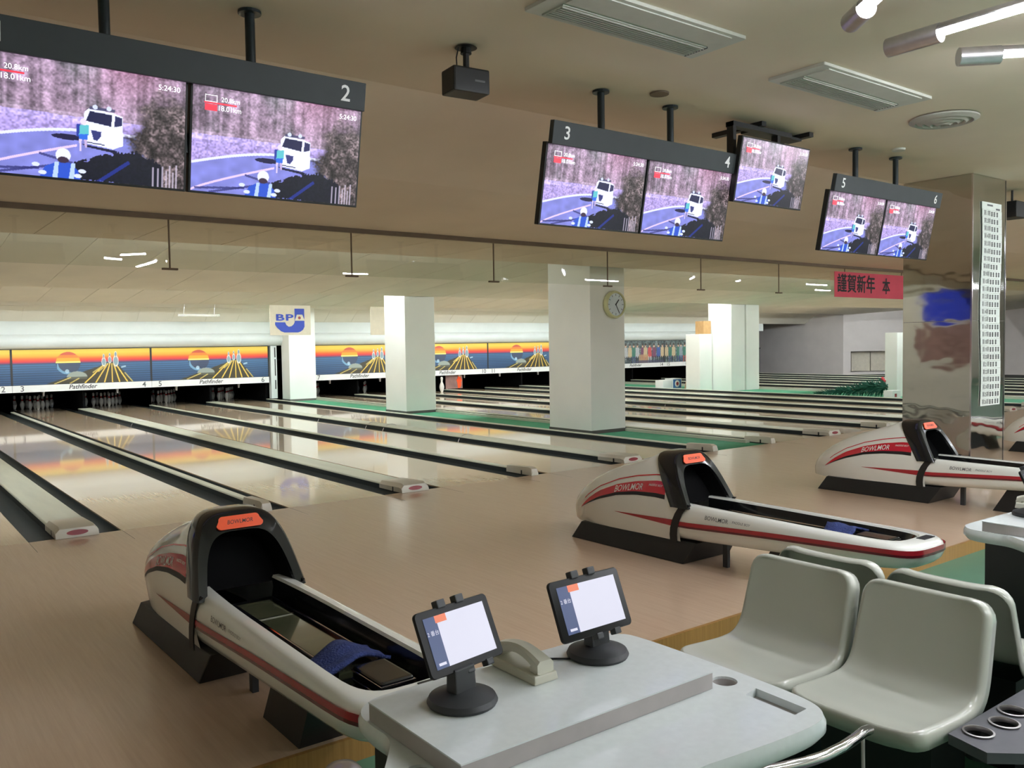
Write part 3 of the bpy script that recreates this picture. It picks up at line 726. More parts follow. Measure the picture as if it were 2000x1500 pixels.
for k, (xc, n0) in enumerate(((1.42, 1), (4.78, 3), (8.14, 5))):
    t = thing('monitor_pair', 'pair of overhead screens under a grey header numbered %s and %s' % (NUM[n0], NUM[n0 + 1]), 'monitor', (xc, 4.6, 2.42), 'overhead score monitors')
    yc = 4.595; zc = 2.695
    television(t, (xc - .4955, yc, zc), tilt, SCRW, SCRH)
    television(t, (xc + .4955, yc, zc), tilt, SCRW, SCRH)
    uy = np.array([0, -math.sin(tilt), math.cos(tilt)]); nrm = np.array([0, -math.cos(tilt), -math.sin(tilt)])
    hc = np.array([xc + .0, yc, zc]) + uy * (.27 + .075) + nrm * .02
    hd = MB(); hd.obox(hc, PX_, uy, nrm, .975, .078, .022); h_ = hd.build('header', 'header', t, bevel=.004)
    for s, nn in ((-1, n0), (1, n0 + 1)): text('lane_number', str(nn), hc + np.array(PX_) * s * .85 + nrm * .0235, PX_, uy, .122, 'paint_white', h_, bold=.012)
    MB().box(xc - .85, xc + .85, 4.62, 4.70, 2.62, 2.72).build('rear_bracket', 'steel_pole', t)
    for s in (-1, 1):
        MB().tube([(xc + s * .37, 4.66, 2.70), (xc + s * .37, 4.66, 3.42)], .027, 12).build('pole', 'steel_pole', t, smooth=True)
        MB().lathe([(.062, 3.418), (.062, 3.434)], (xc + s * .37, 4.66, 0), 18).build('ceiling_flange', 'steel_pole', t)
# single screen on its ceiling bracket
t = thing('ceiling_monitor', 'single screen on a black ceiling bracket between two numbered monitor pairs', 'monitor', (6.2, 4.45, 2.73))
television(t, (6.19, 4.46, 2.985), tilt, .90, .50)
for x in (6.15, 6.83): MB().box(x - .03, x + .03, 4.52, 5.05 if x < 6.5 else 4.95, 3.395, 3.434).build('ceiling_rail', 'black', t)
MB().box(6.15, 6.83, 4.62, 4.76, 3.375, 3.40).build('cross_plate', 'black', t)
for x in (5.80 + .02, 6.42): MB().box(x - .02, x + .02, 4.565, 4.63, 2.80, 3.40).build('arm', 'black', t)
MB().box(5.80, 6.6, 4.56, 4.64, 3.36, 3.40).build('arm_bar', 'black', t)

# black speaker on ceiling mount
t = thing('ceiling_speaker', 'small black box speaker on a ceiling swivel mount', 'speaker', (3.07, 4.44, 3.13))
s1 = np.array([math.cos(-.1), math.sin(-.1), 0]); s2 = np.array([-s1[1], s1[0], 0])
sb = MB(); sb.obox((3.075, 4.46, 3.215), s1, s2, (0, 0, 1), .125, .085, .075); sb_ = sb.build('cabinet', 'black', t, bevel=.012)
MB().obox(np.array([3.075, 4.46, 3.215]) + s1 * .055 - s2 * .0855 - np.array([0, 0, .002]), s1, s2, (0, 0, 1), .035, .001, .006).build('maker_plate', 'ink_grey', sb_)
MB().lathe([(.07, 3.425), (.05, 3.434)], (3.075, 4.45, 0), 16).build('ceiling_plate', 'black', t)
MB().lathe([(.035, 3.39), (.03, 3.425)], (3.075, 4.45, 0), 12).build('swivel', 'black', t)
MB().tube([(3.075, 4.45, 3.28), (3.075, 4.45, 3.40)], .02, 10).build('stem', 'black', t)
MB().tube([(3.02, 4.45, 3.42), (3.01, 4.46, 3.36), (3.02, 4.47, 3.29)], .004, 6).build('cable', 'ink', t)

# ceiling cassettes, diffuser, small plates
def cassette(x0, x1, y0, y1, label):
    t = thing('ceiling_air_unit', label, 'air conditioner', ((x0 + x1) / 2, (y0 + y1) / 2, 3.40))
    fr = MB(); pts = rrect((x0 + x1) / 2, (y0 + y1) / 2, (x1 - x0) / 2, (y1 - y0) / 2, .01, 2); fr.prism(pts, 3.415, 3.435); fr.build('frame', 'ac_white', t)
    MB().box(x0 + .10, x1 - .10, y0 + .22, y1 - .03, 3.405, 3.416).build('louver', 'grille', t)
    for k in range(7):
        y = y0 + .235 + k * .022; MB().box(x0 + .11, x1 - .11, y, y + .006, 3.398, 3.406).build('slat', 'vent_grey', t)
    MB().box(x0 + .10, x1 - .10, y0 + .03, y0 + .20, 3.408, 3.416).build('intake_panel', 'ac_white', t)
    MB().box(x1 - .105, x1 - .095, y0 + .22, y1 - .03, 3.403, 3.414).build('slot', 'ink', t)
cassette(2.99, 4.36, 3.33, 3.76, 'flush ceiling air unit above the black speaker')
cassette(5.18, 6.61, 3.33, 3.775, 'flush ceiling air unit beside the round diffuser')
t = thing('ceiling_diffuser', 'round ringed ceiling air diffuser', 'air vent', (7.34, 3.60, 3.38))
for k, r in enumerate((.27, .21, .15, .09)):
    q = MB(); q.loft([[(7.34 + rr * math.cos(a), 3.60 + rr * math.sin(a), z) for a in np.linspace(0, 2 * math.pi, 33)[:-1]] for rr, z in ((r, 3.428), (r, 3.415 - .006 * k), (r - .045, 3.395 - .008 * k), (r - .06, 3.425))], True, False, False); q.build('ring', 'vent_grey', t, smooth=True)
tag(MB().lathe([(.07, 3.422), (.072, 3.435)], (4.808, 4.455, 0), 20).build('ceiling_plate', 'trim_dark'), 'small brownish round plate on the ceiling', 'ceiling plate')
tag(MB().lathe([(.06, 3.415), (.065, 3.435)], (8.142, 4.43, 0), 20).build('smoke_detector', 'ac_white'), 'small pale round detector near the screens numbered 5 and 6', 'detector')

# ------------------------------------------------------------------ lamps
def tube_lamp(p, q, label, housing=True, cover=0.0, grp='ceiling tube lamps'):
    p = np.array(p, float); q = np.array(q, float); d = q - p; L = np.linalg.norm(d); d = d / L
    t = thing('tube_lamp', label, 'lamp', tuple((p + q) / 2), grp)
    if housing:
        side = np.cross(d, (0, 0, 1.0)); side /= np.linalg.norm(side)
        # open-bottomed metal half shell above the tube
        sh = MB(); rs = []
        for e in (p - d * .02, q + d * .02): rs.append([e + .05 * (math.cos(a) * side + math.sin(a) * np.array([0, 0, 1.0])) for a in np.linspace(.12, math.pi - .12, 13)])
        sh.loft(rs, False, False, False); so = sh.build('shade', 'brushed', t, smooth=True)
        md = so.modifiers.new('thickness', 'SOLIDIFY'); md.thickness = .003
        if cover: MB().tube([p - d * .03, p + d * cover], .053, 20).build('end_sleeve', 'brushed', t, smooth=True)
        mid = (p + q) / 2
        MB().box(mid[0] - .02, mid[0] + .02, mid[1] - .02, mid[1] + .02, mid[2] + .04, 3.43).build('hanger', 'brushed', t)
        MB().box(mid[0] - .09, mid[0] + .09, mid[1] - .03, mid[1] + .03, 3.425, 3.435).build('ceiling_plate', 'brushed', t)
    MB().tube([p + d * max(cover, .01), q - d * .01], .02 if housing else .016, 12).build('glowing_tube', 'tube_light', t, smooth=True)
Zt = 3.27
tube_lamp((4.75, 2.62, 3.25), (4.75, 1.15, 3.25), 'lit chrome tube lamp pointing along the lanes beside the air unit', cover=.27)
tube_lamp((5.27, 2.47, 3.25), (6.10, 1.65, 3.25), 'lit chrome tube lamp set at an angle near the round diffuser', cover=.20)
tube_lamp((4.19, 2.53, 3.25), (3.75, 1.95, 3.25), 'lit tube lamp set askew beside the long bright tube', cover=.17)
for k, (p, q) in enumerate((((3.67, 3.01 - 1.9, Zt), (4.0, 2.85 - 1.9, Zt)), ((4.62, -.5, Zt), (4.63, .86, Zt)), ((8.95, 0.0, Zt), (10.2, .1, Zt)), ((10.3, .1, Zt), (11.0, .2, Zt)), ((9.15, 2.8, Zt), (9.3, 2.0, Zt)), ((12.19, 2.43, Zt), (12.23, 2.9, Zt)), ((12.95, 2.34, Zt), (13.1, 2.41, Zt)), ((13.0, 2.99, Zt), (13.9, 2.0, Zt)), ((17.95, 2.48, Zt), (17.6, 2.9, Zt)), ((23.0, 2.66, Zt), (24.06, 2.66, Zt)), ((19.8, 2.54, Zt), (19.75, 2.72, Zt)), ((6.6, .2, Zt), (7.7, .2, Zt)), ((6.6, -2.0, Zt), (7.8, -2.0, Zt)), ((10.0, -2.4, Zt), (11.2, -2.4, Zt)), ((3.0, -2.2, Zt), (4.2, -2.2, Zt)), ((14.0, -.6, Zt), (15.2, -.6, Zt)), ((28.0, 2.6, Zt), (29.2, 2.6, Zt)), ((2.4, -1.25, Zt), (3.6, -1.25, Zt)), *[((x, -3.6, Zt), (x + 1.2, -3.6, Zt)) for x in (6.0, 8.2, 10.4, 12.6, 14.8, 17.0, 20.0, 24.0, 28.0, 32.0)], *[((x, 1.0, Zt), (x + 1.2, 1.0, Zt)) for x in (15.5, 26.0, 31.0)])):  # rear row and one near the table are unseen lamps added as fill
    tube_lamp(p, q, 'fluorescent tube lamp on the ceiling over the seating area, some added as unseen fill')
def cove_row(y, z, xs, m, label, skirt=False):
    for x in xs:
        t = thing('cove_lamp', label, 'lamp', (x + .6, y, z), label)
        MB().box(x, x + 1.22, y - .03, y + .03, z + .02, z + .06).build('batten', 'ac_white', t)
        MB().tube([(x + .02, y, z), (x + 1.2, y, z)], .016, 10).build('glowing_tube', m, t, smooth=True)
        if skirt: MB().box(x, x + 1.22, y + .05, y + .056, z - .02, z + .06).build('light_block_skirt', 'ac_white', t)  # unseen skirt added to keep the tube's light off the far slope
NOCOL = lambda xs: [x for x in xs if not (8.95 < x < 11.2 or 20.9 < x < 23.7)]
cove_row(17.72, 3.05, NOCOL(np.arange(0.3, 36, 1.62)) + [8.98, 20.92], 'cove_light', 'fluorescent batten hidden behind the middle ceiling lip')
cove_row(11.30, 3.16, [x for x in np.arange(-1.5, 36, 2.1) if not 7.6 < x < 12.5], 'cove_light', 'fluorescent batten hidden behind the near ceiling lip')
cove_row(22.74, 2.83, list(np.arange(-1.5, 21, 1.68)) + [25.0, 29.5, 33.0], 'mask_light', 'fluorescent batten hidden behind the far ceiling lip', True)
# bare unlit fitting below the far lip
t = thing('unlit_fitting', 'bare unlit fluorescent fitting under the far ceiling slope', 'lamp', (7.35, 23.35, 2.45))
q = MB(); q.obox((7.35, 23.35, 2.50), PX_, (0, 1, 0), PZ_, .55, .02, .012); q.build('batten', 'vent_grey', t)
q = MB(); q.tube([(6.8, 23.35, 2.465), (7.9, 23.35, 2.465)],   .010, 8); q.build('tube', 'vent_grey', t, smooth=True)
for x in (6.95, 7.75): MB().tube([(x, 23.35, 2.51), (x + .05, 23.36, 3.0)], .005, 6).build('hanger', 'brushed', t)

# ------------------------------------------------------------------ ball returns
ZTY = [4.0, 4.25, 4.396, 4.526, 4.855, 5.10, 5.212, 5.35, 5.43, 5.475, 5.50]
ZTZ = [.765, .765, .759, .739, .643, .545, .487, .395, .32, .255, .20]
def b_zt(y): return interp(y, ZTY, ZTZ)
def b_zb(y): return interp(y, [4.2, 5.2, 5.5], [.155, .125, .13])
def b_w(y):
    if y <= 4.8: return .262
    return .262 * max(0.0, 1 - ((y - 4.8) / .705) ** 2.3) ** .5
def b_zm(y): return min(.33, b_zb(y) + .5 * (b_zt(y) - b_zb(y)))
def b_x(y, z):
    zb, zm, zt, w_ = b_zb(y), b_zm(y), b_zt(y), b_w(y)
    if z >= zm:
        s = min(1, max(0, (z - zm) / max(1e-4, zt - zm))) ** (1 / .85); return w_ * max(0, 1 - s * s) ** .34
    t_ = max(0, (z - zb) / max(1e-4, zm - zb)); return w_ * (.90 + .10 * math.sin(t_ * math.pi / 2))
def b_section(y, n=11):
    zb, zm, zt = b_zb(y), b_zm(y), b_zt(y)
    L = []
    for k in range(4): z = zb + (zm - zb) * k / 4; L.append((b_x(y, z), z))
    for k in range(n + 1):
        a = (math.pi / 2) * k / n; s = math.sin(a); L.append((b_w(y) * max(0.0, math.cos(a)) ** .68, zm + (zt - zm) * s ** .85))
    pts = L + [(-x, z) for x, z in reversed(L[:-1])]
    return pts
def ball_return(xc, label, rest=True):
    t = thing('ball_return', label, 'ball return', (xc, 4.6, 0), 'ball returns')
    X = lambda pts: [(xc + x, y, z) for x, y, z in pts]
    # hood
    ys = [4.6, 4.75, 4.9, 5.03, 5.14, 5.24, 5.32, 5.39, 5.44, 5.475, 5.496]
    lean = [X([(x, 4.17 if z < .42 else 4.24 + (z - .42) * .6 + d, z) for x, z in b_section(4.3)]) for d in (0, .06)]
    MB().loft(lean + [X([(x, y, z) for x, z in b_section(y)]) for y in ys], True, False, True).build('hood', 'shell_white', t, smooth=True)
    def ribbon(name, m, ylist, lo, hi, off=.0022, par=t):
        for s in (-1, 1):
            q = MB(); rs = []
            for y in ylist:
                a, b = lo(y), hi(y); zt = b_zt(y) - .004
                rs.append([(xc + s * (b_x(y, min(zt, a + (b - a) * k / 4)) + off), y + off * (y > 5), min(zt, a + (b - a) * k / 4)) for k in range(5)])
            q.loft(rs, False, False, False); o = q.build(name, m, par, smooth=True)
    yb = list(np.linspace(5.27, 4.30, 22))
    BY = [4.15, 4.4, 4.6, 4.8, 5.0, 5.15, 5.28]; BH = [.575, .572, .545, .50, .425, .34, .245]; BL = [.475, .482, .470, .438, .378, .310, .243]
    hi = lambda y: interp(y, BY, BH); lo = lambda y: interp(y, BY, BL)
    ribbon('red_band', 'stripe_red', yb, lo, hi)
    ribbon('black_edge', 'ink', yb, lambda y: lo(y) - interp(y, [4.2, 5.0, 5.27], [.034, .02, 0]), lo)
    ribbon('thin_line', 'stripe_red', list(np.linspace(5.2, 4.36, 18)), lambda y: hi(y) + .028 + .015 * (5.2 - y), lambda y: hi(y) + .036 + .015 * (5.2 - y))
    ribbon('lower_stripe', 'stripe_side', list(np.linspace(4.82, 4.18, 10)), lambda y: interp(y, [4.2, 4.82], [.262, .285]), lambda y: interp(y, [4.2, 4.82], [.312, .287]))
    def along(name, s_, ya, yc_, zf, size, m, width, shear, side):
        """lettering bent round the hood side"""
        vs, fs = text_mesh(s_, shear, .003); xs = [v[0] for v in vs]; k = width / (max(xs) - min(xs)); mb = MB(); out = []
        for v in vs:
            y = yc_ - v[0] * k if side < 0 else yc_ + v[0] * k; z = zf(y) + v[1] * size
            out.append((xc + side * (b_x(y, z) + .0045), y, z))
        mb.add(out, fs); mb.build(name, m, t)
    for side in (-1, 1):
        along('lettering', 'BOWLMOR', 0, 4.68, lambda y: (hi(y) + lo(y)) / 2 - .005, .068, 'paint_white', .30, .3, side)
        along('small_lettering', 'PADDLE BOY', 0, 4.40, lambda y: (hi(y) + lo(y)) / 2 + .012, .022, 'paint_white', .14, .3, side)
    # leaning collar round the ball mouth
    z0 = .405; sec = []
    for k in range(33):
        a = math.pi * k / 32; c_ = math.cos(a); sz = max(0.0, math.sin(a)) ** .50
        sec.append((math.copysign(abs(c_) ** .50, c_) * (.274 - .062 * sz), z0 + .378 * sz))
    bk = lambda z: 4.25 + (z - .42) * .62; ft = lambda z: 4.085 + (z - .43) * .56
    ins = [(x * .82, z0 + (z - z0) * .755) for x, z in sec]
    ins2 = [(x * .97, z0 + (z - z0) * .97) for x, z in ins]
    co = MB(); co.loft([X([(x, bk(z), z) for x, z in [(a * .985, b * .99) for a, b in sec]]), X([(x * 1.01, bk(z) - .03, z) for x, z in sec]), X([(x * 1.01, ft(z) + .02, z) for x, z in sec]), X([(x * .97, ft(z), z0 + (z - z0) * .975) for x, z in sec]), X([(x, ft(z) + .004, z) for x, z in ins]), X([(x, ft(z) + .03, z) for x, z in ins2])], False, False, False)
    co.build('mouth_collar', 'black_gloss', t, smooth=True)
    mo = MB(); mo.loft([X([(x, ft(z) + .028, z) for x, z in ins2]), X([(x * .9, ft(z) + .16, z0 + (z - z0) * .9) for x, z in ins2])], False, False, True); mo.build('ball_mouth', 'pit', t)
    # orange label
    n3 = np.array([0, -1, .56]); n3 = n3 / np.linalg.norm(n3); u3 = np.array([0, .56, 1.0]); u3 /= np.linalg.norm(u3)
    c3 = np.array([xc, ft(.728), .728]) + n3 * .005
    lb = MB(); pts = [(u * (1.0 - .12 * (v > 0)), v) for u, v in rrect(0, 0, .118, .034, .022, 4)]
    lb.loft([[c3 + np.array(PX_) * u + u3 * v + n3 * d for u, v in pts] for d in (-.004, .003)]); lo_ = lb.build('label_plate', 'orange', t)
    text('lettering', 'BOWLMOR', c3 + n3 * .0036, PX_, u3, .03, 'ink', lo_, shear=.3, bold=.002, width=.13)
    # trough
    rim = lambda y: interp(y, [2.45, 4.3], [.415, .432]); bot = lambda y: interp(y, [2.45, 2.75, 4.3], [.272, .250, .160])
    def outline(inset, tail, flare=0.0):
        hw = .258 - inset; y_t = 2.45 + tail; pts = []
        for y in np.linspace(4.24, 3.0, 9): pts.append((hw - flare * max(0, (y - 3.6) / .64) ** 2, y))
        y1 = y_t + .30
        for a in np.linspace(0, math.pi, 17)[0:]:
            pts.append((hw * np.sign(math.cos(a)) * abs(math.cos(a)) ** .55, y1 - .30 * abs(math.sin(a)) ** .55))
        for y in np.linspace(3.0, 4.24, 9): pts.append((-hw + flare * max(0, (y - 3.6) / .64) ** 2, y))
        return pts
    def ring(inset, tail, zf, flare=0.0): return X([(x, y, zf(y)) for x, y in outline(inset, tail, flare)])
    mixz = lambda k: (lambda y: bot(y) + (rim(y) - bot(y)) * k)
    tr = MB(); tr.loft([ring(.07, .085, bot), ring(.035, .045, mixz(.06)), ring(.012, .018, mixz(.22)), ring(.003, .004, mixz(.45)), ring(0, 0, mixz(.62)), ring(.008, .012, mixz(.84)), ring(.024, .03, mixz(.96)), ring(.042, .05, rim), ring(.075, .13, rim, .02), ring(.082, .14, lambda y: rim(y) - .012, .02)], False, False, False)
    b0 = len(tr.v); o_ = tr.build('trough', 'shell_white', t, smooth=True)
    un = MB(); un.loft([ring(.07, .085, bot), ring(.07, .085, lambda y: bot(y) + .012)], True, True, True); un.build('underside', 'shell_white', t)
    li = MB(); li.loft([ring(.0825, .141, lambda y: rim(y) - .012, .02), ring(.096, .16, lambda y: rim(y) - .06), ring(.105, .175, lambda y: .318)], False, False, False)
    li.build('liner', 'black_gloss', t, smooth=True)
    MB().loft([ring(.1045, .174, lambda y: .316), ring(.1045, .174, lambda y: .322)], True, True, True).build('tray_floor', 'black_gloss', t)
    # red side stripe of the trough
    sz = lambda y: interp(y, [2.45, 2.6, 3.4, 4.15], [.372, .372, .335, .288])
    def stripe(name, m, lo_f, hi_f, off):
        q = MB(); rs = [[], []]
        base_lo = outline(-off, -off); 
        for x, y in base_lo: rs[0].append((xc + x, y, lo_f(y))); rs[1].append((xc + x, y, hi_f(y)))
        q.loft(rs, False, False, False); q.build(name, m, t, smooth=True)
    stripe('side_stripe', 'stripe_side', lambda y: sz(y) - .012, lambda y: sz(y) + .016, .0025)
    stripe('side_stripe_lower_edge', 'stripe_dark', lambda y: sz(y) - .026, lambda y: sz(y) - .012, .0025)  # dark red lower edge of the two-tone stripe
    for side in (-1, 1):
        ux = (0, -1, 0) if side < 0 else (0, 1, 0)
        text('lettering', 'BOWLMOR', (xc + side * .2605, 3.83, .368), ux, PZ_, .042, 'ink_grey', t, shear=.3, bold=.003, width=.20)
        text('small_lettering', 'PADDLE BOY', (xc + side * .2605, 3.62, .372), ux, PZ_, .024, 'ink_grey', t, shear=.3, width=.15)
        sp_ = [(4.10, .435), (4.135, .40), (4.165, .36), (4.19, .31), (4.21, .25), (4.215, .20), (4.21, .15)]
        q = MB(); q.loft([[(xc + side * .2665, y - .033, z), (xc + side * .2665, y + .033, z)] if z < .42 else [(xc + side * .255, y - .045, z), (xc + side * .255, y + .05, z)] for y, z in sp_], False, False, False)
        so = q.build('strap', 'black', t); md = so.modifiers.new('thickness', 'SOLIDIFY'); md.thickness = .006
    # deck: ball track, rails, chrome hand dryer, vent, brand dot
    MB().box(xc - .085, xc + .085, 2.98, 4.10, .322, .352).build('ball_track', 'track', t, bevel=.006)
    for s in (-1, 1): MB().tube([(xc + s * .098, 4.08, .362), (xc + s * .098, 3.0, .362)], .006, 8).build('rail', 'chrome', t, smooth=True)
    MB().box(xc - .085, xc + .085, 3.80, 3.81, .350, .356).build('track_seam', 'chrome', t)
    dr = MB(); dr.box(xc - .055, xc + .085, 2.70, 2.93, .322, .392); dr.build('hand_dryer', 'black_gloss', t, bevel=.014, seg=3)
    for zb_ in (.338, .372):
        dr = MB(); dr.box(xc - .058, xc + .088, 2.695, 2.934, zb_, zb_ + .008); dr.build('dryer_band', 'chrome', t, bevel=.003)
    q = MB(); q.obox((xc + .075, 2.54, .4165), (1, 0, 0), (0, 1, 0), (0, 0, 1), .06, .026, .004); q.build('vent', 'ink', t)
    q = MB(); cth = np.array([xc - .165, 2.532, .40]); nn = np.array([-.6, -.62, .5]); nn /= np.linalg.norm(nn); uu = np.cross((0, 0, 1), nn); uu /= np.linalg.norm(uu); vv = np.cross(nn, uu)
    q.loft([[cth + nn * d + .013 * (math.cos(a) * uu + math.sin(a) * vv) for a in np.linspace(0, 2 * math.pi, 15)[:-1]] for d in (-.01, .006)]); q.build('brand_dot', 'badge_red', t)
    # plinth and feet
    MB().loft([X([(-.262, 4.13, .0), (.262, 4.13, 0), (.275, 5.20, 0), (.12, 5.36, 0), (-.12, 5.36, 0), (-.275, 5.36 - .04, 0)]), X([(-.235, 4.02, .165), (.235, 4.02, .165), (.245, 5.12, .14), (.10, 5.27, .14), (-.10, 5.27, .14), (-.245, 5.23, .14)])]).build('plinth', 'black', t, bevel=.008)
    MB().box(xc - .10, xc - .07, 3.86, 3.90, 0, .21).build('foot', 'charcoal', t)
    MB().loft([X([(-.16, 3.20, 0), (.16, 3.20, 0), (.16, 3.58, 0), (-.16, 3.58, 0)]), X([(-.16, 3.06, .27), (.16, 3.06, .27), (.16, 3.42, .27), (-.16, 3.42, .27)])]).build('tail_support', 'black', t)
    return t
RET = [(1.505, 'white and red ball return nearest the tables, between lanes 1 and 2'), (4.925, 'white and red ball return between lanes 3 and 4, behind the white seats'), (8.43, 'white and red ball return between lanes 5 and 6, beside the mirror column'), (13.02, 'white and red ball return between lanes 7 and 8, behind the mirror column')]
RET[0] = (1.505, 'white and red ball return between lanes 1 and 2, behind the scoring table')
for x, l in RET: ball_return(x, l)
def towel(xc, yc, label):
    pts = []; N = 15; M = 9
    for j in range(M):
        row = []
        for i in range(N):
            u = i / (N - 1) - .5; v = j / (M - 1) - .5
            z = .366 + .045 * math.cos(u * math.pi * 1.0) ** 1.4 + .006 * math.sin(7 * u + 4 * v) + .005 * math.sin(12 * v + 3 * u)
            row.append((xc + u * .30, yc + v * .20 + .03 * math.sin(u * 3 + .6) + .012 * math.sin(9 * u), z))
        pts.append(row)
    q = MB(); q.loft(pts, False, False, False); o = q.build('towel', 'navy_cloth', smooth=True)
    md = o.modifiers.new('thickness', 'SOLIDIFY'); md.thickness = .012; md.offset = 1
    return tag(o, label, 'towel', 'navy towels on the ball returns')
towel(1.47, 3.02, 'navy blue towel draped in the ball return behind the scoring table')
towel(4.93, 3.03, 'navy blue towel draped in the ball return between lanes 3 and 4')

# ------------------------------------------------------------------ scoring tables
T_OUT = [(1.15, 2.10), (1.55, 2.09), (1.92, 2.07), (2.0, 2.04), (2.02, 1.95), (2.02, 1.60), (2.015, 1.42), (2.00, 1.31), (1.96, 1.255), (1.89, 1.232), (1.7, 1.246), (1.42, 1.285), (1.15, 1.25), (.95, 1.20), (.86, 1.24), (.83, 1.38), (.84, 1.55), (.895, 1.68), (.965, 1.77), (1.018, 1.85), (1.012, 1.94), (1.02, 2.03), (1.075, 2.085)]
def holed_slab(outline, holes, z0, z1):
    bm = bmesh.new(); loops = []
    def loop(pts, z):
        vs_ = [bm.verts.new((x, y, z)) for x, y in pts]; return [bm.edges.new((vs_[i], vs_[(i + 1) % len(vs_)])) for i in range(len(vs_))], vs_
    es = []; tops = []
    for pts in [outline] + holes:
        e, v = loop(pts, z1); es += e; tops.append(v)
    bmesh.ops.triangle_fill(bm, use_beauty=True, use_dissolve=False, edges=es)
    vs_ = [tuple(v.co) for v in bm.verts]; bm.verts.index_update(); fs_ = [tuple(v.index for v in f.verts) for f in bm.faces]; bm.free()
    mb = MB(); mb.add(vs_, fs_); mb.add([(x, y, z0) for x, y, z in vs_], fs_)
    for pts in [outline] + holes:
        mb.loft([[(x, y, z1) for x, y in pts], [(x, y, z0) for x, y in pts]], True, False, False)
    return mb
def circ(x, y, r, n=20): return [(x + r * math.cos(2 * math.pi * k / n), y + r * math.sin(2 * math.pi * k / n)) for k in range(n)]
def scoring_table(dx, label, lab2):
    t = thing('scoring_table', label, 'table', (1.45 + dx, 1.65, -.10), 'scoring tables')
    sh = lambda pts: [(x + dx, y) for x, y in pts]
    out = smoothloop(T_OUT, 2)
    holes = [circ(1.936, 1.56, .036), circ(.985, 1.66, .036), [(1.905, 1.462), (1.962, 1.472), (1.953, 1.305), (1.897, 1.302)]]
    top = holed_slab(sh(out), [sh(h) for h in holes], .592, .63)
    bm_o = top.build('tabletop', 'laminate', t)
    edge = MB(); inn = [(1.45 + (x - 1.45) * .985, 1.65 + (y - 1.65) * .98) for x, y in out]
    edge.loft([[(x, y, .629) for x, y in sh(out)], [(1.45 + dx + (x - 1.45) * 1.012, 1.65 + (y - 1.65) * 1.014, .612) for x, y in out], [(1.45 + dx + (x - 1.45) * 1.012, 1.65 + (y - 1.65) * 1.014, .592) for x, y in out], [(x, y, .572) for x, y in sh(inn)]], True, False, True)
    edge.build('rounded_edge', 'laminate', t, smooth=True)
    for x, y in ((1.936, 1.56), (.985, 1.66)):
        q = MB(); q.loft([[(x + dx + r * math.cos(a), y + r * math.sin(a), z) for a in np.linspace(0, 2 * math.pi, 21)[:-1]] for r, z in ((.0365, .628), (.034, .60), (.032, .598))], True, False, True); q.build('cup_recess', 'laminate_edge', t, smooth=True)
    q = MB(); q.prism(sh([(1.90, 1.47), (1.967, 1.476), (1.957, 1.30), (1.893, 1.298)]), .60, .608); q.build('pencil_tray', 'laminate_edge', t)
    MB().box(1.03 + dx, 1.86 + dx, 1.42, 1.96, -.10, .572).build('pedestal', 'black', t)
    b = thing('raised_box', lab2, 'riser', (1.44 + dx, 1.757, .63), 'riser boxes')
    MB().box(1.022 + dx, 1.866 + dx, 1.545, 1.972, .6305, .676).build('sides', 'laminate_edge', b, bevel=.0015)
    MB().box(1.021 + dx, 1.867 + dx, 1.544, 1.973, .676, .680).build('top_sheet', 'laminate', b)
scoring_table(0, 'white scoring table with rounded edge and cup recess, beside the white seats', 'white-topped box riser under the two tablets')
scoring_table(3.42, 'white scoring table on a black pedestal beyond the white seats', 'white-topped box riser on the table beyond the seats')
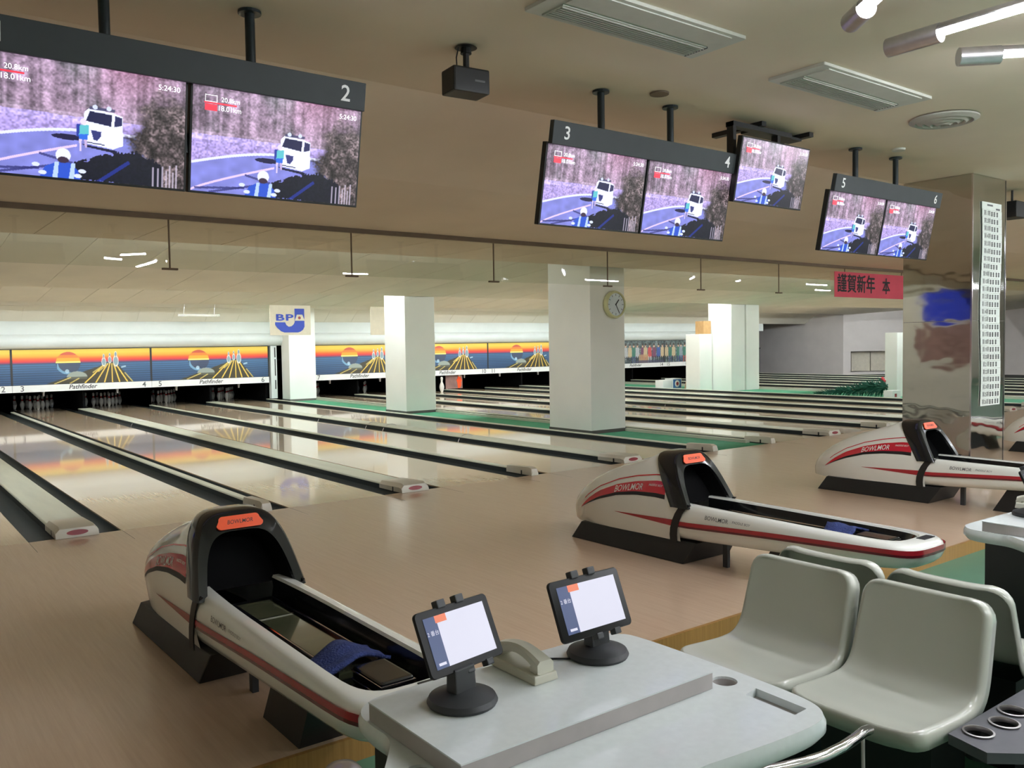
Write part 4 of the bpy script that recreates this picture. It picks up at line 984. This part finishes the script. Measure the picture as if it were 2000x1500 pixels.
def tablet(bx, by, c, az, tl, W, Hh, label):
    t = thing('tablet_stand', label, 'tablet', (bx, by, .68), 'tablets on stands')
    MB().lathe([(.088, .6803), (.092, .688), (.086, .700), (.05, .712), (.035, .716), (.001, .717)], (bx, by, 0), 32).build('base', 'charcoal', t, smooth=True)
    u = np.array([math.cos(az), math.sin(az), 0]); bk = np.array([-math.sin(az), math.cos(az), 0]); up = math.cos(tl) * np.array([0, 0, 1.0]) + math.sin(tl) * bk; nrm = np.cross(u, up)
    c = np.array(c)
    lowc = c - up * Hh * .30 - nrm * .03
    st = MB(); p0 = np.array([bx, by, .705])
    st.loft([[p0 + u * a + bk * b for a, b in ((-.036, -.018), (.036, -.018), (.036, .022), (-.036, .022))], [np.array([bx, by, .775]) + u * a + bk * b for a, b in ((-.034, -.012), (.034, -.012), (.034, .022), (-.034, .022))], [lowc + u * a + up * b for a, b in ((-.03, -.012), (.03, -.012), (.03, .02), (-.03, .02))]])
    st.build('stem', 'charcoal', t, bevel=.004)
    bd = MB(); pts = rrect(0, 0, W / 2, Hh / 2, .014, 5)
    bd.loft([[c + u * x * k + up * y * k + nrm * d for x, y in pts] for k, d in ((.98, -.012), (1, -.009), (1, -.002), (.985, 0))]); bo = bd.build('tablet_body', 'bezel', t, smooth=True)
    def rect(name, m, x0, x1, y0, y1, d=.0012):
        q = MB(); q.add([c + u * (x0 - .5) * W + up * (.5 - y1) * Hh + nrm * d, c + u * (x1 - .5) * W + up * (.5 - y1) * Hh + nrm * d, c + u * (x1 - .5) * W + up * (.5 - y0) * Hh + nrm * d, c + u * (x0 - .5) * W + up * (.5 - y0) * Hh + nrm * d], [(0, 1, 2, 3)]); return q.build(name, m, bo)
    rect('screen', 'tablet_white', .255, .915, .115, .885)
    rect('screen_sidebar', 'tablet_blue', .09, .255, .115, .885)
    rect('screen_button', 'tablet_orange', .235, .385, .115, .225, .0018)
    rect('sidebar_button', 'tablet_white', .13, .225, .80, .84, .0018)
    text('sidebar_text', '2 番台', c + u * (.17 - .5) * W + up * (.5 - .36) * Hh + nrm * .0018, u, up, .014, 'tablet_white', bo)
    for x in (-.055, .01):
        q = MB(); q.obox(c + u * (x + .02) + up * (Hh / 2 + .006) - nrm * .006, u, up, nrm, .014, .011, .012); q.build('clamp', 'charcoal', t, bevel=.003)
    for x in (-.02, .05):
        q = MB(); q.obox(c + u * (x + .02) - up * (Hh / 2 + .005) - nrm * .008, u, up, nrm, .012, .009, .012); q.build('clamp', 'charcoal', t, bevel=.003)
    return t
tablet(1.208, 1.815, (1.226, 1.847, .845), .163, .436, .257, .168, 'tablet on a black stand at the end of the riser near the towel')
tablet(1.704, 1.839, (1.645, 1.80, .854), .025, .398, .273, .170, 'tablet on a black stand at the riser end near the white seats')
tablet(4.765, 1.87, (4.765, 1.862, .845), .163, .436, .257, .168, 'tablet on a black stand on the table beyond the seats')
MB_c = MB().tube([(1.62, 1.86, .684), (1.57, 1.90, .684), (1.53, 1.94, .684), (1.515, 1.97, .684)], .003, 6)
tag(MB_c.build('charging_cable', 'ink'), 'thin black cable running from the tablet to the phone', 'cable')
def phone(x0, y0, label):
    t = thing('telephone', label, 'telephone', (x0 + .042, y0 + .105, .68), 'table telephones')
    MB().loft([[(x0, y0, .6803), (x0 + .085, y0, .6803), (x0 + .085, y0 + .215, .6803), (x0, y0 + .215, .6803)], [(x0 + .004, y0 + .004, .704), (x0 + .081, y0 + .004, .704), (x0 + .081, y0 + .21, .71), (x0 + .004, y0 + .21, .71)]]).build('cradle', 'phone', t, bevel=.005)
    hs = []
    for k in range(15):
        v = k / 14; y = y0 + .006 + v * .205; a = math.sin(v * math.pi); zc = .722 + .026 * a; hh_ = .013 + .005 * (1 - a) ; hw = .028 - .006 * a
        hs.append([(x0 + .043 + hw * cx, y, zc + hh_ * cz) for cx, cz in ((-1, -.8), (-.7, -1), (.7, -1), (1, -.8), (1, .5), (.7, 1), (-.7, 1), (-1, .5))])
    MB().loft(hs).build('handset', 'phone', t, smooth=True)
    for v in (.04, .88):
        y = y0 + .006 + v * .205; MB().box(x0 + .017, x0 + .069, y, y + .03, .703, .722).build('ear_pad', 'phone', t, bevel=.004)
phone(1.415, 1.775, 'cream telephone handset lying on its cradle between the two tablets')
phone(4.91, 1.80, 'cream telephone handset on the table beyond the seats')

# ------------------------------------------------------------------ moulded seats
def chair(xf, y0, y1, s, label):
    """s = +1: front at xf, back towards +X (faces -X)"""
    t = thing('moulded_seat', label, 'chair', (xf + s * .28, (y0 + y1) / 2, -.10), 'moulded white seats')
    K = [(.0, .318), (.02, .326), (.06, .328), (.15, .322), (.28, .316), (.35, .320), (.395, .338), (.422, .372), (.438, .42), (.455, .48), (.475, .55), (.492, .61), (.505, .65)]
    Kd = [0.0]
    for i in range(1, len(K)): Kd.append(Kd[-1] + math.dist(K[i], K[i - 1]))
    L = Kd[-1]; yc = (y0 + y1) / 2; hw = (y1 - y0) / 2 - .016; RC = .06
    S_ = [L * k / 40 for k in range(41)]; S_ = sorted(S_ + [.004, .010, L - .004, L - .010])
    T_ = [-1, -.97, -.9, -.75, -.5, -.25, 0, .25, .5, .75, .9, .97, 1]
    sm = lambda q: np.array([np.mean([np.interp(min(L, max(0, q + o)), Kd, [k[c] for k in K]) for o in (-.02, -.01, 0, .01, .02)]) for c in (0, 1)])
    rows = []; info = []
    for q in S_:
        p = sm(q); d = sm(min(L, q + .012)) - sm(max(0, q - .012)); d = d / np.linalg.norm(d); nr = np.array([d[1], -d[0]])
        cor = max(RC - q, RC - (L - q), 0) / RC; half = hw * (1 - .05 * max(0, (p[1] - .35) / .3)) - RC * (1 - math.sqrt(max(0, 1 - cor ** 2)))
        info.append((p, d, nr, half))
        rows.append([(xf + s * (p + nr * .012 * (1 - t_ ** 4))[0], yc + t_ * half, (p + nr * .012 * (1 - t_ ** 4))[1]) for t_ in T_])
    sh = MB(); sh.loft(rows, False, False, False)
    # rounded flange turned back all round the shell
    nS = len(S_); bl = [(i, 1) for i in range(nS)] + [(i, -1) for i in reversed(range(nS))]
    fr = [[(0, t_) for t_ in T_[1:-1]], [(nS - 1, t_) for t_ in reversed(T_[1:-1])]]
    loop = fr[0] + bl[:nS] + fr[1] + bl[nS:]
    st = [(S_[i], t_ * info[i][3]) for i, t_ in loop]; rings = []
    for out, back in ((0, 0), (.006, .003), (.012, .011), (.015, .024), (.016, .058)):
        rg = []
        for k, (i, t_) in enumerate(loop):
            a_ = st[k - 1]; b_ = st[(k + 1) % len(st)]; dv = (b_[0] - a_[0], b_[1] - a_[1]); ln = math.hypot(*dv) or 1; os_, ot = -dv[1] / ln, dv[0] / ln
            if i == 0 and abs(t_) < .97: os_, ot = -1, 0
            p, d, nr, half = info[i]; dish = .012 * (1 - t_ ** 4)
            v = p + nr * (dish + back) + d * os_ * out
            rg.append((xf + s * v[0], yc + t_ * half + ot * out, v[1]))
        rings.append(rg)
    sh.loft(rings, True, False, False)
    so = sh.build('shell', 'seat_plastic', t, smooth=True)
    bm = bmesh.new(); bm.from_mesh(so.data); bmesh.ops.remove_doubles(bm, verts=bm.verts, dist=.0004); bmesh.ops.recalc_face_normals(bm, faces=bm.faces); bm.to_mesh(so.data); bm.free()
    for p_ in so.data.polygons: p_.use_smooth = True
    md = so.modifiers.new('thickness', 'SOLIDIFY'); md.thickness = .006; md.offset = 0
    MB().box(min(xf + s * .16, xf + s * .40), max(xf + s * .16, xf + s * .40), yc - hw + .03, yc + hw - .03, -.10, .262).build('pedestal', 'black', t)
    return t
chair(2.655, 1.885, 2.40, 1, 'glossy white moulded seat next to the tan approach step, facing the tablets')
chair(2.655, 1.36, 1.865, 1, 'glossy white moulded seat next to the grey cup-holder ledge, facing the tablets')
chair(3.92, 1.90, 2.41, -1, 'white moulded seat turned away, back against the seat by the approach step')
chair(3.92, 1.385, 1.885, -1, 'white moulded seat turned away, back against the seat by the cup-holder ledge')
# grey ledge with cup holders
t = thing('cup_holder_ledge', 'dark grey ledge with metal-ringed cup holders beside the seats', 'table', (3.3, 1.1, -.10))
LO = [(2.805, 1.345), (2.765, 1.205), (2.86, 1.12), (3.05, .90), (4.2, .85), (4.2, 1.345)]
HO = [(2.885, 1.285, .046), (3.02, 1.262, .046), (3.14, 1.285, .046)]
holed_slab(LO, [circ(x, y, r) for x, y, r in HO], .265, .30).build('top', 'grey_top', t)
for x, y, r in HO:
    q = MB(); q.loft([[(x + rr * math.cos(a), y + rr * math.sin(a), z) for a in np.linspace(0, 2 * math.pi, 25)[:-1]] for rr, z in ((r, .300), (r + .003, .306), (r - .004, .307), (r - .006, .30), (r - .006, .29))], True, False, False); q.build('cup_ring', 'brushed', t, smooth=True)
    q = MB(); q.loft([[(x + rr * math.cos(a), y + rr * math.sin(a), z) for a in np.linspace(0, 2 * math.pi, 21)[:-1]] for rr, z in ((r - .001, .30), (r - .006, .22))], True, False, True); q.build('cup_well', 'black', t)
MB().box(3.15, 4.0, .98, 1.22, -.10, .265).build('pedestal', 'black', t)
# chrome-armed stool in the foreground
t = thing('chrome_stool', 'black stool with a bent chrome tube rail below the scoring table', 'stool', (2.2, 1.2, -.10))
arc = [(2.55, 1.475, .34), (2.50, 1.465, .352), (2.43, 1.452, .355), (2.35, 1.447, .353), (2.26, 1.452, .351), (2.18, 1.468, .35), (2.08, 1.50, .35), (2.0, 1.525, .345), (1.95, 1.535, .33)]
MB().tube(arc, .0165, 12).build('rail', 'chrome', t, smooth=True)
MB().tube([(2.48, 1.455, .34), (2.40, 1.40, -.09)], .006, 8).build('brace', 'brushed', t)
MB().lathe([(.17, .16), (.175, .19), (.165, .21), (.001, .215)], (2.30, 1.27, 0), 24).build('seat', 'black', t, smooth=True)
MB().lathe([(.15, -.10), (.14, -.08), (.03, -.06), (.03, .16)], (2.30, 1.27, 0), 20).build('foot', 'black', t, smooth=True)
MB().tube([(1.95, 1.535, .33), (1.96, 1.50, .0), (2.1, 1.35, -.07)], .0165, 10).build('support', 'chrome', t, smooth=True)
# ash stand whose domed lid peeks in at the bottom
t = thing('ash_stand', 'round metal ash stand with a domed lid on the green floor', 'ash stand', (1.105, 2.27, -.10))
MB().lathe([(.055, -.10), (.055, .33), (.062, .335)], (1.09, 2.28, 0), 24).build('body', 'brushed', t, smooth=True)
MB().lathe([(.062, .335), (.06, .35), (.045, .368), (.02, .376), (.001, .378)], (1.09, 2.28, 0), 24).build('lid', 'brushed', t, smooth=True)

# ------------------------------------------------------------------ things in the background
t = thing('cabinet', 'tall pale green cabinet beside the broad double column', 'cabinet', (21.86, 18.6, -.012))
MB().box(21.56, 22.17, 18.32, 18.9, -.012, 1.82).build('body', 'column', t, bevel=.006)
MB().box(21.58, 22.15, 18.312, 18.32, .02, 1.80).build('door', 'column', t)
tag(MB().box(21.80, 22.16, 18.36, 18.7, 1.8205, 2.24).build('cardboard_carton', 'cardboard', bevel=.004), 'brown cardboard carton on top of the pale cabinet', 'box')
t = thing('ladder', 'wooden ladder leaning behind the pale cabinet', 'ladder', (21.9, 19.1, -.012))
for dx in (0, .24):
    MB().obox((22.0 + dx, 19.1, .86), (1, 0, 0), (0, 1, 0), (.28, 0, .96), .03, .02, .90).build('rail', 'ladder_wood', t)
for k in range(6):
    z = .15 + .27 * k; x = 22.0 + (z - .86) * .29
    MB().box(x, x + .24, 19.085, 19.115, z - .015, z + .015).build('rung', 'ladder_wood', t)
tag(MB().box(21.50, 21.92, 19.85, 20.2, -.012, .30).build('carton', 'paint_white', bevel=.004), 'plain white carton on the strip beside lane twelve', 'box')
t = thing('printed_carton', 'white carton with a blue and red print on the strip beside lane twelve', 'box', (22.2, 20.0, -.012))
MB().box(21.97, 22.42, 19.85, 20.2, -.012, .34).build('carton', 'paint_white', t, bevel=.004)
MB().box(22.0, 22.39, 19.843, 19.85, .02, .31).build('print', 'box_blue', t)
q = ydisc(MB(), 22.195, .165, .12, .12, 19.843, 19.839, 18); q.build('print', 'paint_white', t)
q = ydisc(MB(), 22.195, .165, .06, .06, 19.838, 19.834, 18); q.build('print', 'badge_red', t)
tag(MB().box(22.6, 23.0, 19.5, 19.8, -.012, .66).build('brown_carton', 'cardboard', bevel=.004), 'brown cardboard carton standing behind the ladder', 'box')
# artificial tree lying on its side
t = thing('artificial_tree', 'dark green artificial tree lying on its side by the lanes', 'tree', (21.8, 12.9, -.012))
rg = random.Random(5); tr = MB(); tip = np.array([21.8, 14.3, .06]); root = np.array([21.9, 12.2, .30]); ax = (root - tip); Lx = np.linalg.norm(ax); ax /= Lx
u_ = np.cross(ax, (0, 0, 1)); u_ /= np.linalg.norm(u_); v_ = np.cross(ax, u_)
for k in range(420):
    s = rg.random() ** .7; a = rg.random() * 2 * math.pi; r = .04 + .30 * s
    base = tip + ax * Lx * s; dirv = u_ * math.cos(a) + v_ * math.sin(a)
    e = base + dirv * r - ax * .10; e[2] = max(e[2], .0)
    sdv = np.cross(ax, dirv) * .05
    tr.add([base + sdv * .6, base - sdv * .6, e, base + ax * .04], [(0, 1, 2), (0, 2, 3), (1, 3, 2)])
fo = tr.build('needles', 'tree_green', t); fo['kind'] = 'stuff'
MB().tube([tip, root], [.01, .03], 8).build('trunk', 'ladder_wood', t)
tn = MB().tube([root + u_ * .1 + np.array([0, 0, .15]), root + u_ * .05 + np.array([0, .1, .24]), root - u_ * .1 + np.array([0, .2, .18])], .03, 8); tn.build('tinsel', 'tinsel_red', t, smooth=True)
t = thing('small_carton', 'small white carton with a red mark in front of the lying tree', 'box', (21.75, 11.95, -.012))
MB().box(21.55, 21.95, 11.85, 12.1, -.012, .22).build('carton', 'paint_white', t, bevel=.004); MB().box(21.66, 21.76, 11.845, 11.85, .05, .14).build('mark', 'badge_red', t)
tag(MB().box(22.6, 22.95, 12.3, 12.65, -.012, 1.75).build('pale_post', 'column', bevel=.01), 'pale square post standing by the lying tree', 'post')
# brown curtain with a red figure hanging in the mouth of lane ten, ornamental pin beside it
t = thing('pit_poster', 'brown curtain with a red figure print in the mouth of lane ten', 'poster', (16.8, 25.10, .07))
MB().box(16.25, 16.95, 25.10, 25.11, .07, .58).build('sheet', 'brick_red', t)
fig = [(0, 0), (.08, .01), (.14, .1), (.13, .2), (.17, .28), (.12, .36), (.10, .44), (.05, .47), (0, .43), (-.01, .36), (-.06, .28), (-.03, .2), (-.02, .1)]
MB().loft([[(16.76 + x, y_, .08 + z) for x, z in fig] for y_ in (25.09, 25.098)]).build('figure_print', 'orange', t)
q = ydisc(MB(), 16.83, .52, .05, .05, 25.088, 25.084, 16); q.build('figure_face', 'cream', t)
gp = MB().lathe([(max(r * 1.36, .0006), z * 1.36) for r, z in pin_prof], (15.80, 24.65, 0), 20)
tag(gp.build('giant_pin', 'pin_white', smooth=True), 'oversized white ornamental pin standing at the far end of lane nine', 'pin ornament')
# blue hanging on the left wall (seen in the mirror column)
t = thing('blue_hanging', 'bright blue cloth hanging on the side wall', 'cloth', (X0 + .05, 11.0, 2.05))
MB().box(X0 + .01, X0 + .03, 10.2, 11.6, 2.05, 2.75).build('cloth', 'blue_banner', t)
t2 = tag(MB().box(X0 + .01, X0 + .05, 10.0, 11.7, 1.0, 1.95).build('wall_poster', 'brick_red'), 'dull red-brown poster below the blue hanging', 'poster')
# dark loudspeaker past the mirror column
t = thing('wall_speaker', 'black loudspeaker hanging past the mirror column', 'speaker', (11.9, 5.0, 3.0))
q = MB(); q.obox((11.65, 4.85, 3.18), (1, 0, 0), (0, 1, 0), (0, 0, 1), .16, .12, .10); q.build('cabinet', 'black', t, bevel=.012)
MB().tube([(11.65, 4.85, 3.28), (11.65, 4.85, 3.43)], .015, 8).build('stem', 'black', t)
